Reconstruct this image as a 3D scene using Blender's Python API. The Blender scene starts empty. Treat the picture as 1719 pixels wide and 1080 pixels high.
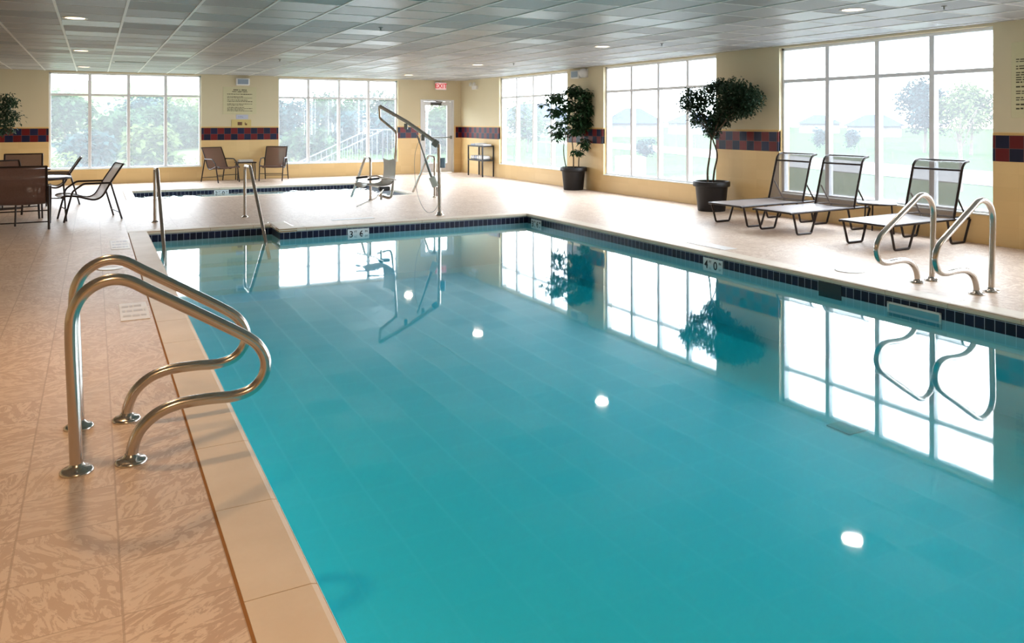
import bpy, bmesh, math, random
from mathutils import Vector, Matrix
R = random.Random(7)
PI = math.pi
scn = bpy.context.scene
COL = scn.collection

# ------------------------------------------------------------------ camera
W, H_ = 1719, 1080
F_PX, YAW, HORIZON, EYE = 1323.28, 0.488, 203.8, 1.6
cam = bpy.data.cameras.new('camera')
cam.sensor_fit = 'HORIZONTAL'; cam.sensor_width = 36
cam.lens = F_PX / W * 36
cam.shift_y = -(H_ / 2 - HORIZON) / W
cam.clip_start = 0.05; cam.clip_end = 500
co = bpy.data.objects.new('camera', cam); COL.objects.link(co)
co.location = (0, 0, EYE); co.rotation_euler = (PI / 2, 0, -YAW)
scn.camera = co
scn.view_settings.view_transform = 'Standard'
scn.view_settings.look = 'None'
scn.view_settings.gamma = 1
scn.view_settings.use_curve_mapping = False
scn.view_settings.exposure = 0.03

# room measures (metres)
XR, YB, XL, YN, CH = 10.234, 22.707, -4.2, -2.6, 2.872     # right wall, back wall, left wall, near wall, ceiling
REC = 0.07                                                 # window recess
WL = -0.15                                                 # water level
PX0, PX1, PY0, PY1 = 0.692, 6.62, 0.3, 11.93               # pool
KX, KY = 2.43, 12.56                                       # pool entry bay
SX0, SX1, SY0, SY1 = 0.78, 6.2, 17.85, 20.05               # spa
BX, BY = 4.75, 16.3                                        # spa entry bay

# ------------------------------------------------------------------ node helpers
def srgb(r, g, b):
    def l(c):
        c /= 255
        return c / 12.92 if c <= .04045 else ((c + .055) / 1.055) ** 2.4
    return (l(r), l(g), l(b), 1)

def newmat(name):
    m = bpy.data.materials.new(name); m.use_nodes = True
    nt = m.node_tree
    for n in list(nt.nodes):
        nt.nodes.remove(n)
    out = nt.nodes.new('ShaderNodeOutputMaterial')
    return m, nt, out

class G:
    """tiny wrapper for building node graphs"""
    def __init__(s, nt): s.nt = nt
    def n(s, t, **k):
        nd = s.nt.nodes.new(t)
        for a, b in k.items(): setattr(nd, a, b)
        return nd
    def put(s, sock, v):
        if isinstance(v, bpy.types.NodeSocket): s.nt.links.new(v, sock)
        elif v is not None: sock.default_value = v
    def m(s, op, a, b=None, c=None):
        nd = s.n('ShaderNodeMath', operation=op)
        s.put(nd.inputs[0], a)
        if b is not None: s.put(nd.inputs[1], b)
        if c is not None: s.put(nd.inputs[2], c)
        return nd.outputs[0]
    def mix(s, f, a, b):
        nd = s.n('ShaderNodeMix', data_type='RGBA')
        s.put(nd.inputs[0], f); s.put(nd.inputs[6], a); s.put(nd.inputs[7], b)
        return nd.outputs[2]
    def obj(s):
        return s.n('ShaderNodeTexCoord').outputs['Object']
    def sep(s, v):
        nd = s.n('ShaderNodeSeparateXYZ'); s.put(nd.inputs[0], v); return nd.outputs
    def comb(s, x, y, z=0.0):
        nd = s.n('ShaderNodeCombineXYZ'); s.put(nd.inputs[0], x); s.put(nd.inputs[1], y); s.put(nd.inputs[2], z)
        return nd.outputs[0]
    def noise(s, v, scale, detail=3, rough=.5, dist=0):
        nd = s.n('ShaderNodeTexNoise'); s.put(nd.inputs['Vector'], v)
        nd.inputs['Scale'].default_value = scale; nd.inputs['Detail'].default_value = detail
        nd.inputs['Roughness'].default_value = rough; nd.inputs['Distortion'].default_value = dist
        return nd.outputs['Fac']
    def white(s, v):
        nd = s.n('ShaderNodeTexWhiteNoise', noise_dimensions='3D'); s.put(nd.inputs['Vector'], v)
        return nd.outputs['Value']
    def step(s, v, lo, hi):
        nd = s.n('ShaderNodeMapRange'); s.put(nd.inputs[0], v)
        nd.inputs[1].default_value = lo; nd.inputs[2].default_value = hi
        return nd.outputs[0]
    def line(s, v, off, pitch, w):
        """1 on a joint of width w repeating every pitch"""
        f = s.m('FRACT', s.m('DIVIDE', s.m('SUBTRACT', v, off), pitch))
        a = s.m('ABSOLUTE', s.m('SUBTRACT', f, .5))
        return s.m('GREATER_THAN', a, .5 - w / 2 / pitch)
    def cell(s, v, off, pitch):
        return s.m('FLOOR', s.m('DIVIDE', s.m('SUBTRACT', v, off), pitch))
    def bump(s, h, strength=.2, dist=.01):
        nd = s.n('ShaderNodeBump'); s.put(nd.inputs['Height'], h)
        nd.inputs['Strength'].default_value = strength; nd.inputs['Distance'].default_value = dist
        return nd.outputs[0]
    def schlick(s, f0, normal=None, k=1.0, pw=5.0):
        lw = s.n('ShaderNodeLayerWeight'); lw.inputs[0].default_value = .5
        if normal is not None: s.put(lw.inputs['Normal'], normal)
        return s.m('ADD', f0, s.m('MULTIPLY', (1 - f0) * k, s.m('POWER', lw.outputs['Facing'], pw)))
    def pbr(s, out, col, rough=.5, metal=0, normal=None, spec=None, trans=None):
        p = s.n('ShaderNodeBsdfPrincipled')
        s.put(p.inputs['Base Color'], col); s.put(p.inputs['Roughness'], rough); s.put(p.inputs['Metallic'], metal)
        if spec is not None: p.inputs['Specular IOR Level'].default_value = spec
        if normal is not None: s.put(p.inputs['Normal'], normal)
        if out: s.nt.links.new(p.outputs[0], out.inputs[0])
        return p

def simple(name, rgb, rough=.5, metal=0, var=.08, scale=12, bump=0, spec=None):
    m, nt, out = newmat(name); g = G(nt)
    c = srgb(*rgb)
    f = g.noise(g.obj(), scale, 4)
    d = tuple(max(0, x * (1 - var)) for x in c[:3]) + (1,)
    l = tuple(min(1, x * (1 + var)) for x in c[:3]) + (1,)
    nrm = g.bump(f, bump, .004) if bump else None
    g.pbr(out, g.mix(f, d, l), rough, metal, nrm, spec)
    return m

# ------------------------------------------------------------------ materials
def mat_floor():
    m, nt, out = newmat('deck_tile'); g = G(nt)
    o = g.obj(); x, y, z = g.sep(o)
    P = .346
    j = g.m('MAXIMUM', g.line(x, .43, P, .008), g.line(y, 2.845, P, .006))
    cx, cy = g.cell(x, .43, P), g.cell(y, 2.845, P)
    w1 = g.white(g.comb(cx, cy, 3.0)); w2 = g.white(g.comb(cx, cy, 9.0))
    # veined slate print, shifted and turned for every tile
    ang = g.m('MULTIPLY', w1, 3.1)
    rot = g.n('ShaderNodeVectorRotate', rotation_type='Z_AXIS')
    nt.links.new(o, rot.inputs['Vector']); nt.links.new(ang, rot.inputs['Angle'])
    v = g.n('ShaderNodeVectorMath', operation='ADD'); nt.links.new(rot.outputs[0], v.inputs[0])
    nt.links.new(g.comb(g.m('MULTIPLY', w1, 37.0), g.m('MULTIPLY', w2, 53.0)), v.inputs[1])
    st = g.n('ShaderNodeVectorMath', operation='MULTIPLY'); nt.links.new(v.outputs[0], st.inputs[0])
    st.inputs[1].default_value = (1, 2.6, 1)
    n1 = g.noise(st.outputs[0], 7.5, 8, .68, 1.6)
    n2 = g.noise(v.outputs[0], 30, 3, .5)
    patch = g.step(g.m('ADD', n1, g.m('MULTIPLY', n2, .10)), .535, .575)
    c1 = g.mix(w2, srgb(200, 172, 150), srgb(210, 184, 162))
    c2 = g.mix(w1, srgb(224, 202, 182), srgb(232, 211, 192))
    c = g.mix(g.m('ADD', .12, g.m('MULTIPLY', patch, .8)), c1, c2)
    c = g.mix(g.m('MULTIPLY', j, .6), c, srgb(180, 152, 128))
    h = g.m('SUBTRACT', g.m('MULTIPLY', patch, .25), j)
    rough = g.m('ADD', .34, g.m('MULTIPLY', n2, .2))
    g.pbr(out, c, rough, 0, g.bump(h, .25, .004), .3)
    return m

def mat_coping():
    m, nt, out = newmat('coping_stone'); g = G(nt)
    o = g.obj()
    n = g.noise(o, 3, 5); n2 = g.noise(o, 40, 3)
    c = g.mix(g.step(n, .3, .7), srgb(228, 212, 192), srgb(240, 226, 208))
    c = g.mix(g.m('MULTIPLY', n2, .15), c, srgb(212, 188, 156))
    g.pbr(out, c, .5, 0, g.bump(n2, .12, .003))
    return m

def mat_wall():
    m, nt, out = newmat('wall_paint_over_glazed_tile'); g = G(nt)
    o = g.obj(); x, y, z = g.sep(o)
    u = g.m('ADD', x, y)
    n = g.noise(o, 1.2, 3)
    up = g.mix(n, srgb(216, 204, 172), srgb(222, 211, 180))
    j = g.m('MAXIMUM', g.line(u, 0, .34, .004), g.line(z, 1.1, .17, .004))
    w = g.white(g.comb(g.cell(u, 0, .34), g.cell(z, 1.1, .17)))
    lo = g.mix(w, srgb(228, 196, 138), srgb(234, 203, 146))
    lo = g.mix(g.m('MULTIPLY', j, .2), lo, srgb(205, 178, 130))
    t = g.m('GREATER_THAN', z, 1.46)
    c = g.mix(t, lo, up)
    r = g.m('ADD', .35, g.m('MULTIPLY', t, .4))
    g.pbr(out, c, r)
    return m

def mat_border():
    m, nt, out = newmat('red_navy_border_tile'); g = G(nt)
    o = g.obj(); x, y, z = g.sep(o)
    u = g.m('ADD', x, y); P = .1745; Z0 = 1.088
    a = g.cell(u, .02, P); b = g.cell(z, Z0, .166)
    par = g.m('MODULO', g.m('ADD', g.m('ADD', a, b), 100.0), 2.0)
    par = g.m('GREATER_THAN', par, .5)
    w = g.white(g.comb(a, b))
    red = g.mix(w, srgb(96, 20, 26), srgb(118, 30, 32))
    blu = g.mix(w, srgb(18, 22, 50), srgb(26, 34, 70))
    c = g.mix(par, red, blu)
    j = g.m('MAXIMUM', g.line(u, .02, P, .006), g.line(z, Z0, .166, .006))
    c = g.mix(j, c, srgb(110, 84, 84))
    cap = g.m('GREATER_THAN', z, 1.422)
    c = g.mix(cap, c, srgb(208, 172, 110))
    g.pbr(out, c, .3, 0, None, .35)
    return m

def mat_ceiling():
    m, nt, out = newmat('acoustic_ceiling_tile'); g = G(nt)
    o = g.obj(); x, y, z = g.sep(o)
    P = .694
    w = g.white(g.comb(g.cell(x, .325, P), g.cell(y, 9.2, P)))
    w2 = g.white(g.comb(g.cell(x, .325, P), g.cell(y, 9.2, P), 5.0))
    c = g.mix(w, srgb(122, 122, 124), srgb(188, 188, 190))  # random grey per tile puts the uneven sheen into the colour
    c = g.mix(g.noise(o, 120, 2), c, srgb(166, 169, 172))
    j = g.m('MAXIMUM', g.line(x, .325, P, .004), g.line(y, 9.2, P, .02))
    c = g.mix(g.m('MULTIPLY', j, .5), c, srgb(225, 225, 222))
    g.pbr(out, c, g.m('ADD', .30, g.m('MULTIPLY', w2, .3)), 0, g.bump(g.noise(o, 150, 2), .2, .003))
    return m

def mat_basin():
    m, nt, out = newmat('pool_plaster_and_waterline_tile'); g = G(nt)
    o = g.obj(); x, y, z = g.sep(o)
    u = g.m('ADD', x, y); P = .0865
    w = g.white(g.comb(g.cell(u, .0, P), g.cell(z, -.160, .104)))
    t = g.mix(w, srgb(14, 17, 42), srgb(24, 28, 60))
    j = g.m('MAXIMUM', g.line(u, 0, P, .0055), g.line(z, -.160, .104, .0055))
    t = g.mix(j, t, srgb(170, 176, 190))
    n = g.noise(o, 2.2, 4)
    pl = g.mix(n, srgb(234, 247, 252), srgb(240, 250, 254))
    band = g.m('GREATER_THAN', z, -.160)
    c = g.mix(band, pl, t)
    g.pbr(out, c, g.m('SUBTRACT', .6, g.m('MULTIPLY', band, .25)), spec=.3)
    return m

def mat_water(name, rgb, dens, bs=.06, ro=.03):
    m, nt, out = newmat(name); g = G(nt)
    o = g.obj()
    b = g.bump(g.m('ADD', g.noise(o, 1.3, 2, .5), g.m('MULTIPLY', g.noise(o, 9, 2), .08 if bs < .1 else 1.0)), bs, .01 if bs < .1 else .05)
    gl = g.n('ShaderNodeBsdfGlossy'); gl.inputs['Roughness'].default_value = ro
    gl.inputs['Color'].default_value = (1, 1, 1, 1); nt.links.new(b, gl.inputs['Normal'])
    fr = g.schlick(.022, b, 1.0, 4.2)
    tr = g.n('ShaderNodeBsdfTransparent')
    mx = g.n('ShaderNodeMixShader')
    nt.links.new(fr, mx.inputs[0]); nt.links.new(tr.outputs[0], mx.inputs[1]); nt.links.new(gl.outputs[0], mx.inputs[2])
    nt.links.new(mx.outputs[0], out.inputs['Surface'])
    va = g.n('ShaderNodeVolumeAbsorption'); va.inputs['Color'].default_value = rgb; va.inputs['Density'].default_value = dens
    nt.links.new(va.outputs[0], out.inputs['Volume'])
    return m

def mat_glass():
    m, nt, out = newmat('glare_window_glass'); g = G(nt)
    tr = g.n('ShaderNodeBsdfTransparent'); tr.inputs[0].default_value = (.97, .99, .99, 1)
    tl = g.n('ShaderNodeBsdfTranslucent'); tl.inputs[0].default_value = (.95, .97, 1, 1)
    gl = g.n('ShaderNodeBsdfGlossy'); gl.inputs['Roughness'].default_value = .02
    m1 = g.n('ShaderNodeMixShader'); m1.inputs[0].default_value = .05  # milky share imitates the glare that washes out the outdoor view
    nt.links.new(tr.outputs[0], m1.inputs[1]); nt.links.new(tl.outputs[0], m1.inputs[2])
    fr = g.schlick(.03, None, .6)
    m2 = g.n('ShaderNodeMixShader')
    nt.links.new(fr, m2.inputs[0]); nt.links.new(m1.outputs[0], m2.inputs[1]); nt.links.new(gl.outputs[0], m2.inputs[2])
    nt.links.new(m2.outputs[0], out.inputs[0])
    return m

def mat_sling(name, rgb, see=.22, tl=.35):
    m, nt, out = newmat(name); g = G(nt)
    o = g.obj(); x, y, z = g.sep(o)
    c = g.mix(g.noise(o, 60, 2), srgb(*rgb), srgb(*[min(255, v + 16) for v in rgb]))
    df = g.n('ShaderNodeBsdfDiffuse'); nt.links.new(c, df.inputs[0])
    t = g.n('ShaderNodeBsdfTranslucent'); nt.links.new(c, t.inputs[0])
    sp = g.n('ShaderNodeBsdfGlossy'); sp.inputs['Roughness'].default_value = .35; sp.inputs[0].default_value = (.8, .8, .8, 1)
    a = g.n('ShaderNodeMixShader'); a.inputs[0].default_value = tl
    nt.links.new(df.outputs[0], a.inputs[1]); nt.links.new(t.outputs[0], a.inputs[2])
    fr = g.schlick(.03, None, .5)
    b = g.n('ShaderNodeMixShader'); nt.links.new(fr, b.inputs[0])
    nt.links.new(a.outputs[0], b.inputs[1]); nt.links.new(sp.outputs[0], b.inputs[2])
    tr = g.n('ShaderNodeBsdfTransparent')
    d = g.n('ShaderNodeMixShader'); d.inputs[0].default_value = see
    nt.links.new(b.outputs[0], d.inputs[1]); nt.links.new(tr.outputs[0], d.inputs[2])
    nt.links.new(d.outputs[0], out.inputs[0])
    return m

def mat_leaf(name, a, b, rough=.45, tl=.25, spec=.5):
    m, nt, out = newmat(name); g = G(nt)
    c = g.mix(g.noise(g.obj(), 6, 2), srgb(*a), srgb(*b))
    p = g.pbr(None, c, rough, spec=spec)
    t = g.n('ShaderNodeBsdfTranslucent'); nt.links.new(c, t.inputs[0])
    mx = g.n('ShaderNodeMixShader'); mx.inputs[0].default_value = tl
    nt.links.new(p.outputs[0], mx.inputs[1]); nt.links.new(t.outputs[0], mx.inputs[2])
    nt.links.new(mx.outputs[0], out.inputs[0])
    return m

def mat_emit(name, rgb, s):
    m, nt, out = newmat(name); g = G(nt)
    e = g.n('ShaderNodeEmission'); e.inputs[0].default_value = srgb(*rgb); e.inputs[1].default_value = s
    nt.links.new(e.outputs[0], out.inputs[0]); return m

def mat_steel():
    m, nt, out = newmat('brushed_stainless_steel'); g = G(nt)
    o = g.obj()
    st = g.n('ShaderNodeVectorMath', operation='MULTIPLY'); nt.links.new(o, st.inputs[0]); st.inputs[1].default_value = (40, 40, 3)
    n = g.noise(st.outputs[0], 8, 2)
    g.pbr(out, srgb(196, 188, 180), g.m('ADD', .16, g.m('MULTIPLY', n, .12)), 1)
    return m

FLOOR, COPE, WALL, BORDER, CEIL, BASIN = mat_floor(), mat_coping(), mat_wall(), mat_border(), mat_ceiling(), mat_basin()
WATER = mat_water('pool_water', (.0, .945, .996, 1), 1.3)
SPAW = mat_water('spa_water', (.5, .97, .98, 1), .3, .2, .06)
GLASS = mat_glass()
STEEL = mat_steel()
FRAME = simple('white_window_aluminium', (232, 235, 240), .4, 0, .03)
WHITE = simple('white_plastic', (232, 232, 230), .4, 0, .03)
OFFW = simple('offwhite_enamel', (222, 221, 212), .45, 0, .03)
TBAR = simple('white_ceiling_bar', (226, 226, 224), .4, 0, .03)
BROWN = simple('dark_bronze_frame', (44, 32, 28), .35, .3, .1)
BLACK = simple('black_plastic', (22, 21, 24), .5, 0, .1, bump=.1)
SLING = mat_sling('lit_grey_brown_sling_mesh', (206, 202, 204), .38, .55)  # mesh paled to imitate window light shining through the sling
SLINGD = mat_sling('dark_brown_sling_mesh', (124, 94, 82), .27, .4)
SLINGL = mat_sling('lounger_sling_mesh', (182, 170, 166), .12, .3)
SLINGB = mat_sling('lounger_back_mesh', (104, 92, 84), .46, .3)
TOWEL = simple('white_terry', (236, 234, 232), .95, 0, .03, 60, .5)
TOWELB = simple('blue_white_terry', (196, 204, 224), .95, 0, .08, 60, .5)
SIGN = simple('cream_sign_board', (214, 208, 170), .5, 0, .03)
SIGNY = simple('yellow_sign_board', (214, 194, 128), .5, 0, .03)
SIGNB = simple('pale_blue_sign', (196, 200, 216), .5, 0, .03)
INK = simple('dark_olive_ink', (70, 66, 44), .6)
INKB = simple('blue_grey_ink', (150, 156, 186), .6)
NUM = simple('black_numeral', (16, 18, 30), .4)
MARK = simple('white_marker_tile', (242, 243, 246), .25, 0, .03)
DMARK = simple('pale_deck_marker_tile', (232, 226, 222), .45, 0, .03)
SOIL = simple('potting_soil', (52, 42, 34), .95, 0, .3, 50, .6)
BARK = simple('grey_brown_bark', (92, 78, 64), .8, 0, .25, 30, .5)
FICUS = mat_leaf('ficus_leaf', (24, 44, 30), (50, 80, 54), .5, .25)
SCHEF = mat_leaf('umbrella_plant_leaf', (24, 50, 32), (56, 92, 54), .45, .25)
RED = simple('exit_red', (214, 40, 46), .5)
PINK = mat_emit('exit_face', (250, 200, 192), .9)
REDE = mat_emit('exit_letters', (225, 40, 50), .8)
GREYP = simple('blue_grey_panel', (150, 166, 184), .5)
GREYM = simple('grey_metal', (140, 142, 140), .4, .5)
TOPM = simple('pale_frosted_table_glass', (206, 202, 200), .18, 0, .03)
CONC = simple('pale_concrete', (122, 121, 120), .85, 0, .08, 3, 0, 0)
LAWN = simple('lawn_grass', (46, 62, 37), .95, 0, .22, 1.5, 0, 0)
HILLG = simple('meadow_grass', (84, 94, 66), .95, 0, .3, .8, 0, 0)
LEAF1 = mat_leaf('tree_leaf_green', (32, 50, 34), (54, 72, 46), .9, .3, 0)
LEAF2 = mat_leaf('tree_leaf_blue_green', (26, 44, 46), (42, 62, 60), .9, .25, 0)
LEAF3 = mat_leaf('tree_leaf_yellow_green', (56, 70, 40), (82, 92, 54), .9, .35, 0)
ROOF = simple('grey_blue_shingle', (46, 52, 70), .9, 0, .1, 12, 0, 0)
SIDING = simple('pale_siding', (96, 94, 92), .8, 0, .05, 12, 0, 0)
PANE = simple('dark_house_window', (96, 104, 118), .2)
TRUNK = simple('tree_trunk', (84, 74, 66), .9, 0, .2, 8, 0, 0)
LAMP = mat_emit('downlight_lens', (255, 222, 180), 6)

# ------------------------------------------------------------------ mesh helpers
class MB:
    def __init__(s): s.v = []; s.f = []; s.m = []; s.mi = 0; s.smooth = []
    def add(s, vs, fs, smooth=False):
        b = len(s.v); s.v += [tuple(p) for p in vs]
        for f in fs:
            s.f.append(tuple(i + b for i in f)); s.m.append(s.mi); s.smooth.append(smooth)
        return s
    def box(s, x0, x1, y0, y1, z0, z1, M=None):
        vs = [Vector((x, y, z)) for z in (z0, z1) for y in (y0, y1) for x in (x0, x1)]
        if M: vs = [M @ p for p in vs]
        return s.add(vs, [(0, 2, 3, 1), (4, 5, 7, 6), (0, 1, 5, 4), (2, 6, 7, 3), (0, 4, 6, 2), (1, 3, 7, 5)])
    def bbox(s, x0, x1, y0, y1, z0, z1, b=.006, M=None, seg=2):
        """box with rounded edges"""
        bm = bmesh.new(); bmesh.ops.create_cube(bm, size=1)
        for v in bm.verts:
            v.co = Vector(((x0 + x1) / 2 + v.co.x * (x1 - x0), (y0 + y1) / 2 + v.co.y * (y1 - y0), (z0 + z1) / 2 + v.co.z * (z1 - z0)))
        bmesh.ops.bevel(bm, geom=bm.edges[:], offset=b, segments=seg, affect='EDGES', profile=.5)
        bm.verts.ensure_lookup_table()
        vs = [(M @ v.co) if M else v.co.copy() for v in bm.verts]
        fs = [tuple(v.index for v in f.verts) for f in bm.faces]
        bm.free(); return s.add(vs, fs)
    def tube(s, pts, r, n=10, cap=True, closed=False):
        pts = [Vector(p) for p in pts]; k = len(pts)
        rr = r if isinstance(r, (list, tuple)) else [r] * k
        t0 = (pts[1] - pts[0]).normalized()
        up = Vector((0, 0, 1)) if abs(t0.z) < .9 else Vector((1, 0, 0))
        nrm = (up - t0 * up.dot(t0)).normalized()
        vs = []
        for i, p in enumerate(pts):
            if closed: t = (pts[(i + 1) % k] - pts[i - 1]).normalized()
            else:
                a = pts[i] - pts[i - 1] if i else pts[1] - pts[0]
                b = pts[i + 1] - pts[i] if i < k - 1 else a
                t = (a.normalized() + b.normalized()).normalized()
            nrm = (nrm - t * nrm.dot(t)).normalized(); bn = t.cross(nrm)
            for j in range(n):
                a = 2 * PI * j / n
                vs.append(p + (nrm * math.cos(a) + bn * math.sin(a)) * rr[i])
        fs = []
        for i in range(k if closed else k - 1):
            for j in range(n):
                a, b = i * n + j, i * n + (j + 1) % n
                c, d = ((i + 1) % k) * n + (j + 1) % n, ((i + 1) % k) * n + j
                fs.append((a, b, c, d))
        s.add(vs, fs, True)
        if cap and not closed:
            s.add(vs[:n], [tuple(range(n))[::-1]]); s.add(vs[-n:], [tuple(range(n))])
        return s
    def lathe(s, prof, c=(0, 0, 0), n=28, M=None, caps=3):
        c = Vector(c); vs = []
        for r, z in prof:
            for j in range(n):
                a = 2 * PI * j / n
                p = Vector((r * math.cos(a), r * math.sin(a), z))
                vs.append((M @ p if M else p) + c)
        fs = []
        for i in range(len(prof) - 1):
            for j in range(n):
                fs.append((i * n + j, i * n + (j + 1) % n, (i + 1) * n + (j + 1) % n, (i + 1) * n + j))
        s.add(vs, fs, True)
        if caps & 1 and prof[0][0] > 1e-4: s.add(vs[:n], [tuple(range(n))[::-1]])
        if caps & 2 and prof[-1][0] > 1e-4: s.add(vs[-n:], [tuple(range(n))])
        return s
    def prism(s, poly, z0, z1, M=None):
        n = len(poly)
        vs = [Vector((x, y, z)) for z in (z0, z1) for x, y in poly]
        if M: vs = [M @ p for p in vs]
        return s.add(vs, [tuple(range(n))[::-1], tuple(range(n, 2 * n))] + [(i, (i + 1) % n, n + (i + 1) % n, n + i) for i in range(n)])
    def build(s, name, mats, parent=None, loc=None):
        me = bpy.data.meshes.new(name); me.from_pydata(s.v, [], s.f)
        if not isinstance(mats, (list, tuple)): mats = [mats]
        for m in mats: me.materials.append(m)
        me.polygons.foreach_set('material_index', s.m)
        me.polygons.foreach_set('use_smooth', s.smooth)
        me.update()
        o = bpy.data.objects.new(name, me); COL.objects.link(o)
        if parent: o.parent = parent
        if loc: o.location = loc
        return o

def smooth_path(pts, sub=5):
    """Catmull-Rom through the points"""
    P = [Vector(p) for p in pts]; out = []
    for i in range(len(P) - 1):
        p0 = P[i - 1] if i else P[0] * 2 - P[1]
        p1, p2 = P[i], P[i + 1]
        p3 = P[i + 2] if i + 2 < len(P) else P[-1] * 2 - P[-2]
        for k in range(sub):
            t = k / sub
            out.append(.5 * ((2 * p1) + (p2 - p0) * t + (2 * p0 - 5 * p1 + 4 * p2 - p3) * t * t + (3 * p1 - p0 - 3 * p2 + p3) * t ** 3))
    out.append(P[-1]); return out

def fillet(pts, r, seg=7):
    """polyline with rounded corners; r is one radius or one per inner corner"""
    P = [Vector(p) for p in pts]; out = [P[0]]
    for i in range(1, len(P) - 1):
        rr = r[i - 1] if isinstance(r, (list, tuple)) else r
        a, b, c = P[i - 1], P[i], P[i + 1]
        u, v = (a - b), (c - b); lu, lv = u.length, v.length; u.normalize(); v.normalize()
        ang = math.acos(max(-1, min(1, u.dot(v))))
        d = min(rr / math.tan(ang / 2), lu * .49, lv * .49)
        p0, p1 = b + u * d, b + v * d
        for k in range(seg + 1):
            t = k / seg
            out.append(p0 * (1 - t) ** 2 + b * 2 * t * (1 - t) + p1 * t * t)
    out.append(P[-1]); return out

def tag(o, label=None, cat=None, group=None, kind=None):
    if label: o['label'] = label
    if cat: o['category'] = cat
    if group: o['group'] = group
    if kind: o['kind'] = kind
    return o
def empty(name, loc=(0, 0, 0), rz=0, label=None, cat=None, group=None):
    o = bpy.data.objects.new(name, None); COL.objects.link(o)
    o.location = loc; o.rotation_euler = (0, 0, rz); o.empty_display_size = .2
    return tag(o, label, cat, group)
def struct(o): o['kind'] = 'structure'; return o
def dup(o, loc=None, rz=None, label=None, parent=None):
    kids = list(o.children)
    c = o.copy(); COL.objects.link(c)
    if parent: c.parent = parent
    if loc is not None: c.location = loc
    if rz is not None: c.rotation_euler = (0, 0, rz)
    if label: c['label'] = label
    for k in kids: dup(k, parent=c)
    return c
def text(s, size, parent, M, mat, name='lettering', depth=.001):
    cu = bpy.data.curves.new(name, 'FONT'); cu.body = s; cu.size = size; cu.extrude = depth
    cu.align_x = 'CENTER'; cu.align_y = 'CENTER'
    cu.offset = size * .012
    t = bpy.data.objects.new(name, cu); COL.objects.link(t)
    dg = bpy.context.evaluated_depsgraph_get()
    me = bpy.data.meshes.new_from_object(t.evaluated_get(dg))
    bpy.data.objects.remove(t)
    me.transform(M); me.materials.clear(); me.materials.append(mat)
    o = bpy.data.objects.new(name, me); COL.objects.link(o)
    if parent: o.parent = parent
    return o

# ------------------------------------------------------------------ room shell
# deck floor with holes for pool and spa (the holes reach the outer joint of the coping)
CW = .262
def rects(mb, rs, z=0):
    for x0, x1, y0, y1 in rs:
        mb.add([(x0, y0, z), (x1, y0, z), (x1, y1, z), (x0, y1, z)], [(0, 1, 2, 3)])
a0, a1, b0, b1 = PX0 - CW, PX1 + CW, PY0 - CW, PY1 + CW
c1, d1 = KX + CW, KY + CW
SC = .2
s0, s1, t0, t1, u0, w0 = SX0 - SC, SX1 + SC, SY0 - SC, SY1 + SC, BX - SC, BY - SC
mb = MB()
rects(mb, [(XL, a0, YN, YB), (a1, XR, YN, YB), (a0, a1, YN, b0), (c1, a1, b1, d1), (a0, a1, d1, w0),
           (a0, u0, w0, t0), (s1, a1, w0, t1), (a0, s0, t0, t1), (a0, a1, t1, YB)])
mb.box(XL - .2, a0, YN - .2, YB + .2, -.3, -.06)
mb.box(a1, XR + .2, YN - .2, YB + .2, -.3, -.06)
struct(mb.build('floor', FLOOR))

def coping(mb, p, q, n, w, ln=.6, off=0.0, ext0=0, ext1=0):
    """stones from p to q; n = direction towards the water, p and q on the water edge"""
    p, q, n = Vector(p), Vector(q), Vector(n)
    d = (q - p).normalized(); p = p - d * ext0; q = q + d * ext1
    L = (q - p).length
    prof = [(.012, .002), (w - .028, .003), (w - .009, -.002), (w, -.014), (w + .001, -.03), (w - .006, -.044), (w - .022, -.052), (.012, -.052)]
    cuts = [0.0]; k = off if off > .05 else ln
    while k < L - .08: cuts.append(k); k += ln
    cuts.append(L)
    for a, b in zip(cuts, cuts[1:]):
        a += .0025; b -= .0025
        vs = []
        for s_ in (a, b):
            for u, z in prof:
                r = p + d * s_ + n * (u - w); vs.append((r.x, r.y, z))
        m_ = len(prof)
        mb.add(vs, [tuple(range(m_)), tuple(range(m_, 2 * m_))[::-1]] + [(i, i + m_, (i + 1) % m_ + m_, (i + 1) % m_) for i in range(m_)])
    # mortar under the joints
    r0, r1 = p - n * w, q - n * .006
    mb.mi = 1
    xs, ys = sorted((r0.x, r1.x)), sorted((r0.y, r1.y))
    mb.box(xs[0], xs[1], ys[0], ys[1], -.046, -.0035)
    mb.mi = 0
MORT = simple('mortar_joint', (168, 124, 80), .9)
mb = MB()
coping(mb, (PX0, PY0), (PX0, KY), (1, 0), CW, .69, .36)
coping(mb, (PX1, PY0), (PX1, PY1), (-1, 0), CW, .62, .3, 0, CW)
coping(mb, (KX, PY1), (PX1, PY1), (0, -1), CW, .62, .4)
coping(mb, (KX, PY1), (KX, KY), (-1, 0), CW, .7, 0, 0, CW)
coping(mb, (PX0, KY), (KX, KY), (0, -1), CW, .62, .5, CW, 0)
coping(mb, (PX0, PY0), (PX1, PY0), (0, 1), CW, .62, .5, CW, CW)
o = struct(mb.build('pool_coping', [COPE, MORT])); o['label'] = 'cream stone edging around the swimming pool'
mb = MB()
coping(mb, (SX0, SY0), (SX0, SY1), (1, 0), SC, .6, .3)
coping(mb, (SX0, SY1), (SX1, SY1), (0, -1), SC, .6, .3, SC, SC)
coping(mb, (SX1, BY), (SX1, SY1), (-1, 0), SC, .6, .3)
coping(mb, (BX, BY), (SX1, BY), (0, 1), SC, .6, .3, SC, SC)
coping(mb, (BX, BY), (BX, SY0), (1, 0), SC, .6, .3)
coping(mb, (SX0, SY0), (BX, SY0), (0, 1), SC, .6, .3, SC, 0)
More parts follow.
